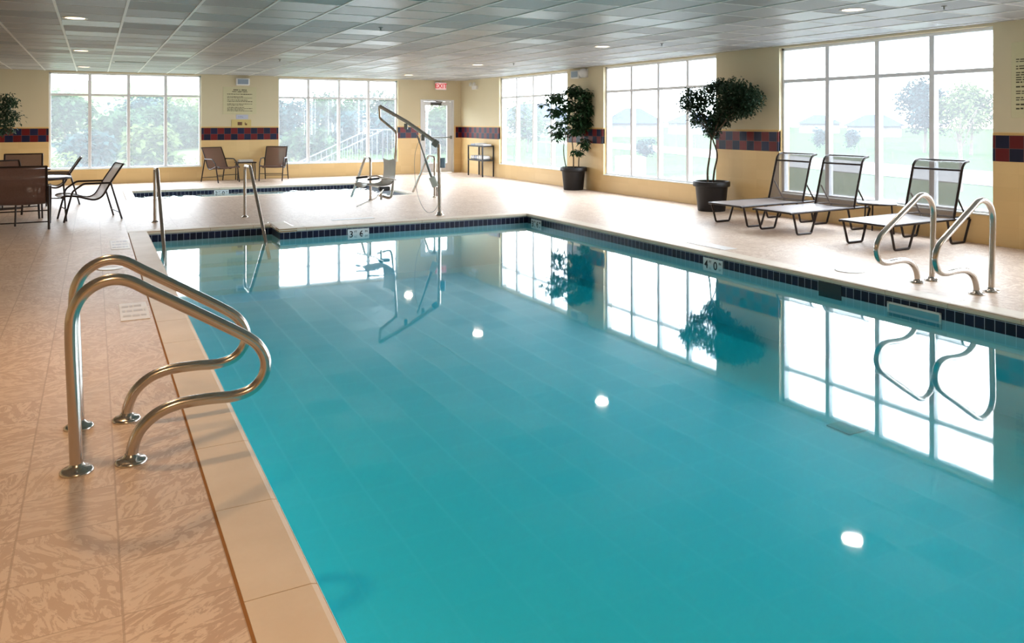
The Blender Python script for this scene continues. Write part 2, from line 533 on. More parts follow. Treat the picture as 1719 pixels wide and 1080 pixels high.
o = struct(mb.build('spa_coping', [COPE, MORT])); o['label'] = 'cream stone edging around the spa pool'

def basin(name, outline, zb, steps=(), label=''):
    mb = MB(); n = len(outline); zt = -.045
    vs = [(x, y, zb) for x, y in outline] + [(x, y, zt) for x, y in outline]
    mb.add(vs, [tuple(range(n))] + [(i, n + i, n + (i + 1) % n, (i + 1) % n) for i in range(n)])
    for st in steps: mb.box(*st)
    o = struct(mb.build(name, BASIN)); o['label'] = label
    return o
e = .016
POOL = [(PX0 - e, PY0 - e), (PX1 + e, PY0 - e), (PX1 + e, PY1 + e), (KX + e, PY1 + e), (KX + e, KY + e), (PX0 - e, KY + e)]
basin('pool_basin', POOL, -.82,
      [(PX0 - e, KX + e, 11.95, KY + e, -.82, -.30), (PX0 - e, KX + e, 11.62, 11.95, -.82, -.43),
       (PX0 - e, KX + e, 11.30, 11.62, -.82, -.56), (PX0 - e, KX + e, 10.98, 11.30, -.82, -.69)],
      'pale plastered pool shell with a navy waterline tile')
SPA = [(SX0 - e, SY0 - e), (BX - e, SY0 - e), (BX - e, BY - e), (SX1 + e, BY - e), (SX1 + e, SY1 + e), (SX0 - e, SY1 + e)]
basin('spa_basin', SPA, -.95, [(BX - e, SX1 + e, BY - e, 16.7, -.95, -.4), (BX - e, SX1 + e, 16.7, 17.05, -.95, -.65)],
      'pale plastered spa shell with a navy waterline tile')
def waterbody(name, outline, zb, mat, label):
    cx = sum(p[0] for p in outline) / len(outline); g_ = .01
    mb = MB(); pl = []
    n = len(outline)
    for i, (x, y) in enumerate(outline):
        a, b = outline[i - 1], outline[(i + 1) % n]
        # push outward along both edge normals (counter-clockwise outline)
        d1_ = Vector((x - a[0], y - a[1])).normalized(); d2_ = Vector((b[0] - x, b[1] - y)).normalized()
        o1, o2 = Vector((d1_.y, -d1_.x)), Vector((d2_.y, -d2_.x))
        q = Vector((x, y)) + o1 * g_ + o2 * g_
        pl.append((q.x, q.y))
    mb.prism(pl, zb, WL)
    return tag(mb.build(name, mat), label, 'water')
waterbody('pool_water', POOL, -.84, WATER, 'still turquoise water filling the large swimming pool')
mb = MB(); hs_ = .05; nx_ = int((SX1 - SX0 + 2 * e) / hs_) + 1; ny_ = int((SY1 - BY + 2 * e) / hs_) + 1
rw = random.Random(4); wv = [(rw.uniform(12, 42), rw.uniform(0, 2 * PI), rw.uniform(0, 2 * PI)) for _ in range(16)]
for j in range(ny_):
    for i in range(nx_):
        x, y = SX0 - e + i * hs_, BY - e + j * hs_
        mb.v.append((min(x, SX1 + e), min(y, SY1 + e), WL + .035 + sum(math.sin(k_ * (x * math.cos(a) + y * math.sin(a)) + p) / k_ for k_, a, p in wv) * .045))
for j in range(ny_ - 1):
    for i in range(nx_ - 1):
        if BX - e > SX0 + (i + 1) * hs_ and BY + j * hs_ < SY0 - hs_: continue
        a = j * nx_ + i; mb.f.append((a, a + 1, a + nx_ + 1, a + nx_)); mb.m.append(0); mb.smooth.append(True)
tag(mb.build('spa_water', SPAW), 'bright rippled water filling the spa near the far wall', 'water')

# walls with window openings. span = (lo, hi) along the wall
WZ0, WZ1 = .375, 2.835
WB = [(-.985, 2.57), (4.6, 8.145)]                       # back wall
WR = [(16.404, 20.06), (11.18, 14.848), (6.064, 9.65), (.95, 4.52)]   # right wall; last opening added out of view for light
DX0, DX1, DZ = 8.869, 9.99, 2.27
TW = .24
def wall_run(mb, axis, pos, outd, lo, hi, openings):
    """openings: list of (a, b, z0, z1)"""
    def bx(a, b, z0, z1):
        if b - a < 1e-4 or z1 - z0 < 1e-4: return
        p0, p1 = sorted((pos, pos + outd * TW))
        if axis == 'x': mb.box(a, b, p0, p1, z0, z1)
        else: mb.box(p0, p1, a, b, z0, z1)
    cur = lo
    for a, b, z0, z1 in sorted(openings):
        bx(cur, a, -.1, CH + .1); bx(a, b, -.1, z0); bx(a, b, z1, CH + .1); cur = b
    bx(cur, hi, -.1, CH + .1)
mb = MB(); wall_run(mb, 'x', YB, 1, XL - TW, XR, [(a, b, WZ0, WZ1) for a, b in WB] + [(DX0, DX1, 0, DZ)])
struct(mb.build('wall_back', WALL))
mb = MB(); wall_run(mb, 'y', XR, 1, YN, YB + TW, [(a, b, WZ0, WZ1) for a, b in WR])
struct(mb.build('wall_right', WALL))
mb = MB(); wall_run(mb, 'y', XL, -1, YN, YB, []); struct(mb.build('wall_left', WALL))
mb = MB(); wall_run(mb, 'x', YN, -1, XL - TW, XR + TW, []); struct(mb.build('wall_near', WALL))
mb = MB(); mb.box(XL - TW, XR + TW, YN - TW, YB + TW, CH, CH + .12); struct(mb.build('ceiling', CEIL))
mb = MB(); x = .325 - .694 * 6
while x < XR:
    if x > XL: mb.box(x - .014, x + .014, YN, YB, CH - .008, CH + .002)
    x += .694
struct(mb.build('trim_1', TBAR))['label'] = 'white main bars of the suspended ceiling'
mb = MB(); y = 9.2 - .694 * 17
while y < YB:
    if y > YN: mb.box(XL, XR, y - .008, y + .008, CH - .004, CH + .002)
    y += .694
struct(mb.build('trim_2', TBAR))['label'] = 'thin cross bars of the suspended ceiling'

# red and navy border, proud of the wall
k = 3
def border(x0, x1, y0, y1):
    global k
    b = MB(); b.bbox(x0, x1, y0, y1, 1.088, 1.445, .004, seg=1)
    struct(b.build('trim_%d' % k, BORDER))['label'] = 'checkered red and navy border tiles with a tan cap'; k += 1
BT = .012
border(XL, -.985, YB - BT, YB + .04); border(2.57, 4.6, YB - BT, YB + .04)
border(8.145, 8.80, YB - BT, YB + .04); border(10.05, XR, YB - BT, YB + .04)
for a, b in ((20.06, YB), (14.848, 16.404), (9.65, 11.18), (4.52, 6.064), (YN, .95)):
    border(XR - BT, XR + .04, a, b - (BT + .001 if b == YB else 0))

# ------------------------------------------------------------------ windows
def window(idx, axis, pos, cuts, tz=2.275, label=''):
    """cuts: frame edges and mullion centres along the wall"""
    fz0, fz1 = WZ0 + .001, WZ1 - .001
    def B(mb, a, b, d0, d1, z0, z1, bev=.004):
        p0, p1 = pos + d0, pos + d1
        if axis == 'x': mb.bbox(a, b, p0, p1, z0, z1, bev, seg=1)
        else: mb.bbox(p0, p1, a, b, z0, z1, bev, seg=1)
    a, b = cuts[0] + .001, cuts[-1] - .001
    fr = MB(); D0, D1 = REC, REC + .1
    B(fr, a, a + .045, D0, D1, fz0, fz1); B(fr, b - .045, b, D0, D1, fz0, fz1)
    B(fr, a, b, D0, D1, fz1 - .045, fz1); B(fr, a, b, D0 - .01, D1, fz0, fz0 + .05)
    for c in cuts[1:-1]: B(fr, c - .038, c + .038, D0 + .002, D1, fz0, fz1)
    B(fr, a, b, D0 + .004, D1 - .002, tz - .028, tz + .028)
    w = struct(fr.build('window_%d' % idx, FRAME)); w['label'] = label
    for i in range(len(cuts) - 1):
        for z0, z1 in ((fz0 + .05, tz - .028), (tz + .028, fz1 - .045)):
            g_ = MB(); B(g_, cuts[i] + .04, cuts[i + 1] - .04, D0 + .045, D0 + .055, z0, z1, .001)
            g_.build('pane', GLASS, w)
    s_ = MB(); B(s_, a, b, -.015, REC - .011, fz0, fz0 + .02); s_.build('sill', OFFW, w)
window(1, 'x', YB, [-.985, -.085, .804, 1.69, 2.57], label='wide eight-pane window at the left of the back wall')
window(2, 'x', YB, [4.6, 5.464, 6.357, 7.247, 8.145], label='wide eight-pane window in the middle of the back wall')
window(3, 'y', XR, [16.404, 17.281, 18.225, 19.16, 20.06], label='farthest eight-pane window of the right wall')
window(4, 'y', XR, [11.18, 12.068, 12.975, 13.895, 14.848], label='middle eight-pane window of the right wall')
window(5, 'y', XR, [6.064, 6.957, 7.826, 8.727, 9.65], label='nearest eight-pane window of the right wall')

window(6, 'y', XR, [.95, 1.84, 2.735, 3.63, 4.52], label='added unseen eight-pane window of the right wall, lighting the near water')  # added out of view, in step with the others, to brighten the near water

# ------------------------------------------------------------------ door
mb = MB()
mb.bbox(DX0 + .001, DX0 + .055, YB - .015, YB + .12, 0, DZ - .001, .004); mb.bbox(DX1 - .055, DX1 - .001, YB - .015, YB + .12, 0, DZ - .001, .004)
mb.bbox(DX0 + .055, DX1 - .055, YB - .015, YB + .12, DZ - .055, DZ - .001, .004)
dr = struct(mb.build('door_1', FRAME)); dr['label'] = 'white exit door with a tall glass pane and push bar'
x0, x1 = DX0 + .06, DX1 - .06; g0, g1 = x0 + .115, x1 - .165
mb = MB(); y0, y1 = YB + .02, YB + .065
mb.bbox(x0, g0, y0, y1, .01, DZ - .06, .003); mb.bbox(g1, x1, y0, y1, .01, DZ - .06, .003)
mb.bbox(g0, g1, y0, y1, .01, .30, .003); mb.bbox(g0, g1, y0, y1, 2.09, DZ - .06, .003)
lf = mb.build('door_leaf', FRAME, dr)
MB().box(g0, g1, YB + .04, YB + .046, .30, 2.09).build('glass_pane', GLASS, lf)
mb = MB(); mb.bbox(x0 + .02, x0 + .07, YB - .05, y0, 1.05, 1.15, .006); mb.bbox(x1 - .07, x1 - .02, YB - .05, y0, 1.05, 1.15, .006)
mb.tube([(x0 + .04, YB - .04, 1.10), (x1 - .04, YB - .04, 1.10)], .018, 10)
mb.build('push_bar', GREYM, lf)
mb = MB(); mb.bbox(x0 + .28, x0 + .62, YB - .05, y0 - .001, 2.10, 2.17, .008)
mb.tube([(x0 + .6, YB - .03, 2.17), (x0 + .62, YB - .09, 2.19), (x0 + .40, YB - .02, 2.225)], .01, 8)
mb.build('door_closer', simple('dark_closer_metal', (84, 80, 76), .4, .6), dr)

# ------------------------------------------------------------------ stainless grab rails
def anchor(c):
    return MB().lathe([(.071, 0), (.071, .008), (.060, .016), (.040, .02), (.032, .034), (.0275, .04)], c, 28)
RAILP = [(0, 0), (-.012, .34), (-.022, .62), (-.012, .735), (.035, .815), (.115, .858), (.205, .852), (.31, .79), (.45, .705), (.60, .612), (.74, .522), (.805, .462), (.838, .385), (.825, .31), (.775, .255), (.69, .232), (.56, .238), (.43, .235), (.335, .205), (.265, .145), (.232, .07), (.224, 0)]
def grab_rail(x, y, flip, label, group, z0=0):
    r = empty('pool_grab_rail', (x, y, 0), PI if flip else 0, label, 'grab rail', group)
    MB().tube(smooth_path([(a, 0, b + .002) for a, b in RAILP], 5), .0275, 18).build('tube', STEEL, r)
    anchor((0, 0, 0)).build('base_flange', STEEL, r)
    anchor((.224, 0, 0)).build('base_flange', STEEL, r)
    return r
g1_ = grab_rail(-.068, 4.11, False, 'curved stainless pool grab rail nearest the camera, at the left pool edge', 'curved grab rails')
dup(g1_, (-.068, 4.70, 0), 0, 'curved stainless grab rail just behind the nearest one at the left pool edge')
dup(g1_, (7.445, 5.02, 0), PI, 'farther curved stainless grab rail in front of the nearest right window')
dup(g1_, (7.452, 4.43, 0), PI, 'curved stainless grab rail at the right pool edge, the one closer to the camera')
def step_rail(x, y0, path, r, label, group, wr):
    o = empty('step_handrail', (x, y0, 0), wr, label, 'handrail', group)
    MB().tube(fillet(path, r), .0255, 16).build('tube', STEEL, o)
    MB().lathe([(.055, 0), (.055, .008), (.04, .016), (.0255, .03)], (0, 0, 0), 24).build('base_flange', STEEL, o)
    return o
P1 = [(0, 0, 0), (0, 0, .89), (0, -.62, .89), (0, -1.86, -.34)]
a_ = step_rail(.86, 13.68, [(0, 0, 0.002), (0, 0, .86), (0, -.48, .87), (0, -2.07, -.37)], [.1, .14], 'slanting stainless handrail at the left of the pool entry steps', 'pool step handrails', 0)
dup(a_, (2.23, 13.70, 0), 0, 'slanting stainless handrail at the right of the pool entry steps')
b_ = step_rail(4.97, 15.49, [(0, 0, 0.002), (0, 0, .84), (0, .36, .86), (0, 1.75, -.42)], [.1, .13], 'slanting stainless spa handrail behind the pool lift seat', 'spa step handrails', 0)
dup(b_, (6.36, 15.46, 0), 0, 'slanting stainless spa handrail behind the pool lift mast')

# ------------------------------------------------------------------ sling armchairs
PROF = [(-.03, .90), (-.005, .875), (.05, .79), (.17, .60), (.26, .43), (.32, .365), (.40, .338), (.50, .355), (.64, .40), (.78, .415), (.85, .405), (.875, .385)]
def make_chair(label, group, sling, name='sling_armchair', w=.29):
    """local +x is the facing direction, origin on the floor below the seat middle"""
    r = empty(name, label=label, cat='chair', group=group); ox = -.42
    pp = smooth_path([(x + ox, 0, z) for x, z in PROF], 4)
    for s in (-1, 1):
        MB().tube([p + Vector((0, s * w, 0)) for p in pp], .0155, 8).build('side_rail', BROWN, r)
        MB().tube(fillet([(.175 + ox, s * (w + .02), .60), (.56 + ox, s * (w + .03), .605), (.72 + ox, s * (w + .03), .49), (.84 + ox, s * (w + .02), .002)], [.12, .12]), .0155, 8).build('arm_and_front_leg', BROWN, r)
        MB().tube([(.17 + ox, s * (w + .018), .60), (.005 + ox, s * (w + .03), .002)], .0155, 8).build('rear_leg', BROWN, r)
    v, f = [], []; n = 8; T = .004
    for i, p in enumerate(pp):
        for j in range(n + 1):
            u = j / n * 2 - 1; sag = .012 * (1 - u * u)
            v.append(p + Vector((0, u * w, -sag)))
    m_ = len(v); v += [q + Vector((0, 0, T)) for q in v]
    for i in range(len(pp) - 1):
        for j in range(n):
            a = i * (n + 1) + j
            f.append((a, a + n + 1, a + n + 2, a + 1)); f.append((a + m_, a + 1 + m_, a + n + 2 + m_, a + n + 1 + m_))
    MB().add(v, f, True).build('sling', sling, r)
    q = MB()
    q.tube([(-.03 + ox, -w, .90), (-.03 + ox, w, .90)], .0125, 8); q.build('top_rail', BROWN, r)
    MB().tube([(.035 + ox, -w - .02, .11), (.035 + ox, w + .02, .11)], .009, 8).build('stretcher', BROWN, r)
    MB().tube([(.79 + ox, -w - .02, .2), (.79 + ox, w + .02, .2)], .009, 8).build('stretcher', BROWN, r)
    MB().tube([(.74 + ox, -w, .40), (.74 + ox, w, .40)], .010, 8).build('seat_bar', BROWN, r)
    return r
def seat_at(rx, ry, ang):
    """rear-leg midpoint and facing angle -> object location"""
    return (rx + .42 * math.cos(ang), ry + .42 * math.sin(ang), 0)
D = math.radians
chA = make_chair('grey sling armchair seen from the side at the right of the nearest round table', 'dining chairs', SLING)
a = D(190); chA.location = seat_at(.36, 14.72, a); chA.rotation_euler = (0, 0, a)
a = D(182); dup(chA, seat_at(-.24, 17.55, a), a, 'grey sling armchair by the first window, behind the nearest table')
chC = make_chair('dark brown sling chair seen from behind, in front of the nearest table', 'dining chairs', SLINGD)
a = D(91); chC.location = seat_at(-.94, 13.50, a); chC.rotation_euler = (0, 0, a)
chC.scale = (1.0, 1.12, 1.04)
a = D(-88); q = dup(chC, seat_at(-1.25, 18.75, a), a, 'brown sling armchair with its back to the wall, behind the farther table')
a = D(5); dup(chA, seat_at(-2.35, 17.15, a), a, 'sling armchair at the far left edge, beside the farther table')
a = D(-68); dup(chC, seat_at(-1.42, 15.70, a), a, 'dark sling armchair between the two round tables')
gA = make_chair('brown sling armchair left of the small towel table against the back wall', 'armchairs under the rules sign', SLINGD, w=.28)
a = math.atan2(-.72, .30); gA.location = seat_at(2.80, 22.42, a); gA.rotation_euler = (0, 0, a)
a = math.atan2(-.78, -.32); dup(gA, seat_at(4.50, 22.42, a), a, 'brown sling armchair right of the small towel table against the back wall')

# ------------------------------------------------------------------ tables
def round_table(cx, cy, rad, h, label, group, name='round_table', leg=.42):
    t = empty(name, (cx, cy, 0), .5, label, 'table', group)
    MB().lathe([(0.001, h - .012), (rad - .02, h - .012), (rad - .015, h - .004), (rad - .02, h), (.001, h)], (0, 0, 0), 48).build('table_top', TOPM, t)
    MB().lathe([(rad - .022, h - .035), (rad, h - .035), (rad + .003, h - .015), (rad, h + .002), (rad - .012, h + .004), (rad - .018, h - .003)], (0, 0, 0), 48, None, 0).build('rim', BROWN, t)
    for i in range(4):
        a = PI / 4 + i * PI / 2
        c, s = math.cos(a), math.sin(a)
        MB().tube([(c * (rad - .09), s * (rad - .09), h - .03), (c * (rad - .03) * .98, s * (rad - .03) * .98, .002)], .014, 8).build('leg', BROWN, t)
    m_ = MB()
    for i in range(2):
        a = PI / 4 + i * PI / 2; c, s = math.cos(a) * (rad - .07), math.sin(a) * (rad - .07)
        m_.tube([(c, s, h * .52), (-c, -s, h * .52)], .009, 8)
    m_.build('stretcher', BROWN, t)
    return t
round_table(-.90, 14.62, .58, .715, 'round pale-topped dining table nearest the camera on the left', 'round dining tables')
round_table(-1.30, 17.35, .58, .715, 'round pale-topped dining table behind the nearest one', 'round dining tables')
st_ = empty('side_table', (9.90, 7.52, 0), .4, 'low round side table between the loungers by the nearest right window', 'table')
MB().lathe([(.001, .415), (.262, .415), (.268, .425), (.262, .435), (.001, .435)], (0, 0, 0), 40).build('table_top', BROWN, st_)
MB().lathe([(.001, .4355), (.245, .4355), (.245, .4375), (.001, .4375)], (0, 0, 0), 40).build('glass_inset', TOPM, st_)
for i in range(3):
    a = 2 * PI * i / 3 + 2.6
    MB().tube([(.2 * math.cos(a), .2 * math.sin(a), .42), (.23 * math.cos(a), .23 * math.sin(a), .002)], .011, 8).build('leg', BROWN, st_)
sq = empty('side_table', (3.66, 22.40, 0), 0, 'small square side table between the two armchairs under the rules sign', 'table')
MB().bbox(-.26, .26, -.2, .2, .465, .495, .008).build('table_top', BROWN, sq)
for sx in (-1, 1):
    for sy in (-1, 1):
        MB().tube([(sx * .22, sy * .16, .47), (sx * .23, sy * .17, .002)], .014, 8).build('leg', BROWN, sq)
tb = MB()
for i in range(3): tb.bbox(3.47, 3.84, 22.27, 22.53, .497 + i * .02, .516 + i * .02, .008)
tag(tb.build('folded_towel', TOWEL), 'white folded towel lying on the small square side table', 'towel')

# ------------------------------------------------------------------ loungers
def make_lounger(label, group):
    """origin on the floor at the foot end, +x towards the wall, y across; bed 1.3 m plus raised back"""
    r = empty('sun_lounger', label=label, cat='sun lounger', group=group); w = .35; h = .315
    BL = 1.30
    for s in (-1, 1):
        MB().tube(fillet([(.0, s * w, h - .005), (.06, s * w, h), (BL + .33, s * w, h + .012)], .05), .0165, 10).build('side_rail', BROWN, r)
    for x in (.0, BL + .33): MB().tube([(x, -w, h), (x, w, h)], .0135, 8).build('end_rail', BROWN, r)
    MB().tube([(BL, -w, h), (BL, w, h)], .011, 8).build('cross_bar', BROWN, r)
    for s in (-1, 1):
        for x in (.06, BL - .12):
            pts = [(x, s * (w - .004), h - .005), (x + .085, s * (w - .01), .014), (x + .36, s * (w - .01), .014), (x + .475, s * (w - .004), h - .005)]
            MB().tube(fillet(pts, .04), .0155, 10).build('leg_loop', BROWN, r)
    def sheet(path, name, sag=.012, mat=SLINGL):
        v, f = [], []; n = 8
        for p in path:
            for j in range(n + 1):
                u = j / n * 2 - 1
                v.append(Vector((p[0], u * (w - .004), p[1] - sag * (1 - u * u))))
        m_ = len(v); v += [q_ + Vector((0, 0, .004)) for q_ in v]
        for i in range(len(path) - 1):
            for j in range(n):
                a = i * (n + 1) + j
                f.append((a, a + n + 1, a + n + 2, a + 1)); f.append((a + m_, a + 1 + m_, a + n + 2 + m_, a + n + 1 + m_))
        return MB().add(v, f, True).build(name, mat, r)
    sheet([(BL * i / 14, h + .013 + (-.012 if i == 0 else 0)) for i in range(15)], 'bed_sling')
    bk = [(BL, h + .01), (BL + .05, h + .19), (BL + .115, h + .42), (BL + .175, h + .64), (BL + .20, h + .70), (BL + .245, h + .742), (BL + .315, h + .757)]
    bk = [(p.x, p.z) for p in smooth_path([(a, 0, b) for a, b in bk], 4)]
    sheet(bk, 'back_sling', .004, SLINGB)
    for s in (-1, 1):
        MB().tube([(a, s * w, b) for a, b in bk], .0175, 10).build('back_side_rail', BROWN, r)
        MB().tube([(BL + .105, s * (w - .02), h + .30), (BL + .30, s * (w - .02), h + .015)], .0125, 8).build('prop', BROWN, r)
    t = MB(); t.tube([(bk[-1][0], -w, bk[-1][1]), (bk[-1][0], w, bk[-1][1])], .015, 8); t.build('head_rail', BROWN, r)
    MB().tube([(BL + .178, -w, h + .64), (BL + .178, w, h + .64)], .014, 8).build('back_cross_bar', BROWN, r)
    return r
L1 = make_lounger('sling sun lounger farthest from the camera, next to the potted tree', 'sun loungers by the right window')
L1.location = (8.56, 9.17, 0)
dup(L1, (8.56, 8.22, 0), 0, 'sling sun lounger in the middle of the three, left of the round side table')
dup(L1, (8.56, 6.70, 0), 0, 'sling sun lounger nearest the camera, behind the curved grab rails')

# ------------------------------------------------------------------ pool lift
sY, cY = math.sin(YAW), math.cos(YAW)
LB = Vector((5.2, 12.42, 0))
def LP(du, v, dd=0, base_v=363.0):
    """point of the lift: metres across (du px from mast) and height, dd = metres farther away"""
    d = 1.6 * 1323.28 / (base_v - HORIZON)
    a = du / 1323.28 * d
    return Vector((cY * a + sY * dd, -sY * a + cY * dd, 1.6 - (v - HORIZON) / 1323.28 * d))
lift = empty('pool_lift', LB, 0, 'stainless pool access lift with a white seat hanging from an angled boom', 'pool lift')
U = 738.5
MB().tube([(0, 0, 0.002), LP(-1, 262), LP(-1, 243)], .032, 14).build('mast', STEEL, lift)
MB().lathe([(.075, 0), (.075, .012), (.05, .02), (.045, .06), (.036, .065)], (0, 0, 0), 24).build('base_flange', STEEL, lift)
MB().tube([LP(-1, 247), LP(-8, 238), LP(-55, 205), LP(-102, 178)], [.034, .036, .03, .03], 14).build('boom', STEEL, lift)
MB().bbox(-.05, .05, -.045, .045, -.06, .06, .01, Matrix.Translation(LP(-7, 241)) @ Matrix.Rotation(-YAW, 4, 'Z') @ Matrix.Rotation(D(36), 4, 'Y')).build('pivot_bracket', GREYM, lift)
bk = MB()
for uu, vv in ((-57, 212), (-28, 231)): bk.bbox(-.03, .03, -.03, .03, -.055, .045, .006, Matrix.Translation(LP(uu, vv)) @ Matrix.Rotation(-YAW, 4, 'Z'))
bk.build('boom_clamp', GREYM, lift)
MB().tube(fillet([LP(-102, 178), LP(-101, 199), LP(-73, 222), LP(-74, 252), LP(-80, 322), LP(-83, 335), LP(-106, 328)], [.08, .12, .3, .4, .1]), .021, 12).build('hanger_arm', STEEL, lift)
ac = MB(); ac.tube([LP(-38, 227), LP(-13, 300)], .014, 10); ac.tube([LP(-24, 268), LP(-13, 300)], .024, 10); ac.build('actuator', GREYM, lift)
MB().bbox(-.055, .055, -.04, .04, -.09, .09, .012, Matrix.Translation(LP(-10, 306)) @ Matrix.Rotation(-YAW, 4, 'Z') @ Matrix.Rotation(D(-22), 4, 'Y')).build('motor_housing', OFFW, lift)
MB().bbox(-.035, .035, -.035, .035, -.085, .085, .01, Matrix.Translation(LP(6, 274)) @ Matrix.Rotation(-YAW, 4, 'Z')).build('control_box', GREYP, lift)
MB().tube([LP(-5, 315), LP(-5, 331, .0)], .012, 8).build('motor_stay', STEEL, lift)
MB().tube(smooth_path([LP(-32, 228), LP(-42, 262), LP(-41, 306), LP(-34, 338), LP(-22, 357), LP(-10, 356), LP(-3, 346)], 6), .004, 6).build('cable', GREYM, lift)
# seat: facing left-forward
MS = Matrix.Translation(LP(-88, 312)) @ Matrix.Rotation(-YAW, 4, 'Z') @ Matrix.Rotation(D(214), 4, 'Z')
seat = MB()
v, f = [], []
sp = [(-.02, .42), (-.04, .30), (-.03, .12), (.02, .02), (.10, -.01), (.28, -.005), (.42, .02), (.50, -.02)]
sp = [(p.x, p.z) for p in smooth_path([(a, 0, b) for a, b in sp], 4)]
n = 6
for a, b in sp:
    for j in range(n + 1):
        u_ = j / n * 2 - 1
        v.append(MS @ Vector((a - .02 * u_ * u_ * 0, u_ * .22, b + .03 * u_ * u_)))
m_ = len(v); v += [p + Vector((0, 0, .012)) + (MS.to_3x3() @ Vector((.012, 0, 0))) for p in v]
for i in range(len(sp) - 1):
    for j in range(n):
        a = i * (n + 1) + j
        f.append((a, a + n + 1, a + n + 2, a + 1)); f.append((a + m_, a + 1 + m_, a + n + 2 + m_, a + n + 1 + m_))
seat.add(v, f, True).build('seat_shell', WHITE, lift)
MB().bbox(-.03, .16, -.05, .05, -.09, -.02, .02, MS).build('seat_bracket', BLACK, lift)
for s in (-1, 1):
    ar = MB().tube([MS @ Vector(p) for p in fillet([(-.04, s * .24, .10), (.10, s * .24, .15), (.42, s * .24, .13)], .1)], .012, 8).build('armrest', STEEL, lift)
    MB().tube([MS @ Vector((.27, s * .24, .14)), MS @ Vector((.47, s * .24, .128))], .018, 10).build('grip', BLACK, ar)
fr_ = MB(); fr_.tube([MS @ Vector((.13, .1, -.06)), MS @ Vector((.36, .3, -.18)), MS @ Vector((.72, .38, -.29))], .012, 8)
fr_.build('foot_pull_bar', STEEL, lift)
MB().tube([MS @ Vector((.12, 0, -.08)), MS @ Vector((.12, 0, -.24))], .02, 8).build('seat_post', STEEL, lift)

# ------------------------------------------------------------------ towel stand
TX0, TX1, TY0, TY1 = 9.84, 10.19, 20.34, 21.30
ts = empty('towel_stand', (0, 0, 0), 0, 'black two-shelf towel stand in the far right corner', 'shelf')
ts.location = (10.0, 20.8, 0)
def tl(x, y): return x - 10.0, y - 20.8
X0, Y0 = tl(TX0, TY0); X1, Y1 = tl(TX1, TY1)
for x in (X0, X1):
    for y in (Y0, Y1):
        MB().bbox(x - .018, x + .018, y - .018, y + .018, 0, .90, .004).build('leg', BLACK, ts)
MB().bbox(X0 - .015, X1 + .015, Y0 - .015, Y1 + .015, .86, .895, .01).build('shelf', BLACK, ts)
MB().bbox(X0 - .015, X1 + .015, Y0 - .015, Y1 + .015, .45, .485, .01).build('shelf', BLACK, ts)
def roll(x, y, z, r_=.055, ln=.27, label='', mat=TOWEL):
    sp_ = [(r_ * (1 - .02 * (i % 2)), i) for i in range(3)]
    m1 = Matrix.Rotation(PI / 2, 4, 'Y')
    o = MB().lathe([(.012, -ln / 2 + .006), (r_ * .75, -ln / 2), (r_, -ln / 2 + .015), (r_, ln / 2 - .015), (r_ * .75, ln / 2), (.012, ln / 2 - .006)], (0, 0, 0), 18, m1).build('rolled_towel', mat)
    o.location = (x, y, z + r_)
    return tag(o, label, 'towel', 'rolled towels on the lower shelf')
names = ['farthest', 'second farthest', 'third from the far end', 'fourth from the far end', 'second nearest', 'nearest']
for i, y in enumerate((21.16, 21.02, 20.88, 20.74, 20.60, 20.47)):
    roll(10.0, y, .486, .058, .28, 'rolled white towel on the lower shelf of the black stand, %s' % names[i], TOWELB if i in (2,) else TOWEL)
def fold(y, k_, lab, mat=TOWEL):
    m_ = MB()
    for i in range(k_): m_.bbox(-.13, .13, -.14, .14, i * .024, i * .024 + .022, .009)
    o = m_.build('folded_towel', mat); o.location = (10.0, y, .896)
    return tag(o, lab, 'towel', 'folded towels on the top shelf')
fold(21.08, 2, 'folded bluish towel at the far end of the stand top', TOWELB); fold(20.78, 3, 'folded white towel stack in the middle of the stand top'); fold(20.49, 2, 'folded white towel at the near end of the stand top')

# ------------------------------------------------------------------ potted plants
def leaves(blobs, n, ln, wd, rng, whorl=1, drop=.3):
    """folded leaves scattered in the blobs (cx, cy, cz, rx, ry, rz, weight)"""
    m_ = MB(); tw = sum(b[6] for b in blobs)
    V, Fs = [], []
    for i in range(n):
        t = rng.random() * tw
        for b in blobs:
            t -= b[6]
            if t <= 0: break
        while True:
            q = Vector((rng.uniform(-1, 1), rng.uniform(-1, 1), rng.uniform(-1, 1)))
            if .15 < q.length < 1: break
        q = q * (.55 + .45 * rng.random())
        c = Vector((b[0] + q.x * b[3], b[1] + q.y * b[4], b[2] + q.z * b[5]))
        for k_ in range(whorl):
            if whorl > 1: az = 2 * PI * k_ / whorl + i
            else: az = rng.uniform(0, 2 * PI)
            el = -drop + rng.uniform(-.5, .5)
            d = Vector((math.cos(az) * math.cos(el), math.sin(az) * math.cos(el), math.sin(el)))
            sd = d.cross(Vector((0, 0, 1))).normalized(); up = sd.cross(d)
            sd = (sd + up * rng.uniform(-.6, .6)).normalized()
            L = ln * rng.uniform(.7, 1.15); w_ = wd * rng.uniform(.8, 1.1); s0_ = ln * .25 if whorl > 1 else 0
            p = c + d * s0_
            b0 = len(V)
            V += [p, p + d * L * .45 + sd * w_ / 2 + up * w_ * .12, p + d * L - up * L * .1, p + d * L * .45 - sd * w_ / 2 + up * w_ * .12, p + d * L * .5]
            Fs += [(b0, b0 + 1, b0 + 4), (b0 + 1, b0 + 2, b0 + 4), (b0 + 4, b0 + 2, b0 + 3), (b0, b0 + 4, b0 + 3)]
    m_.add(V, Fs, False); return m_
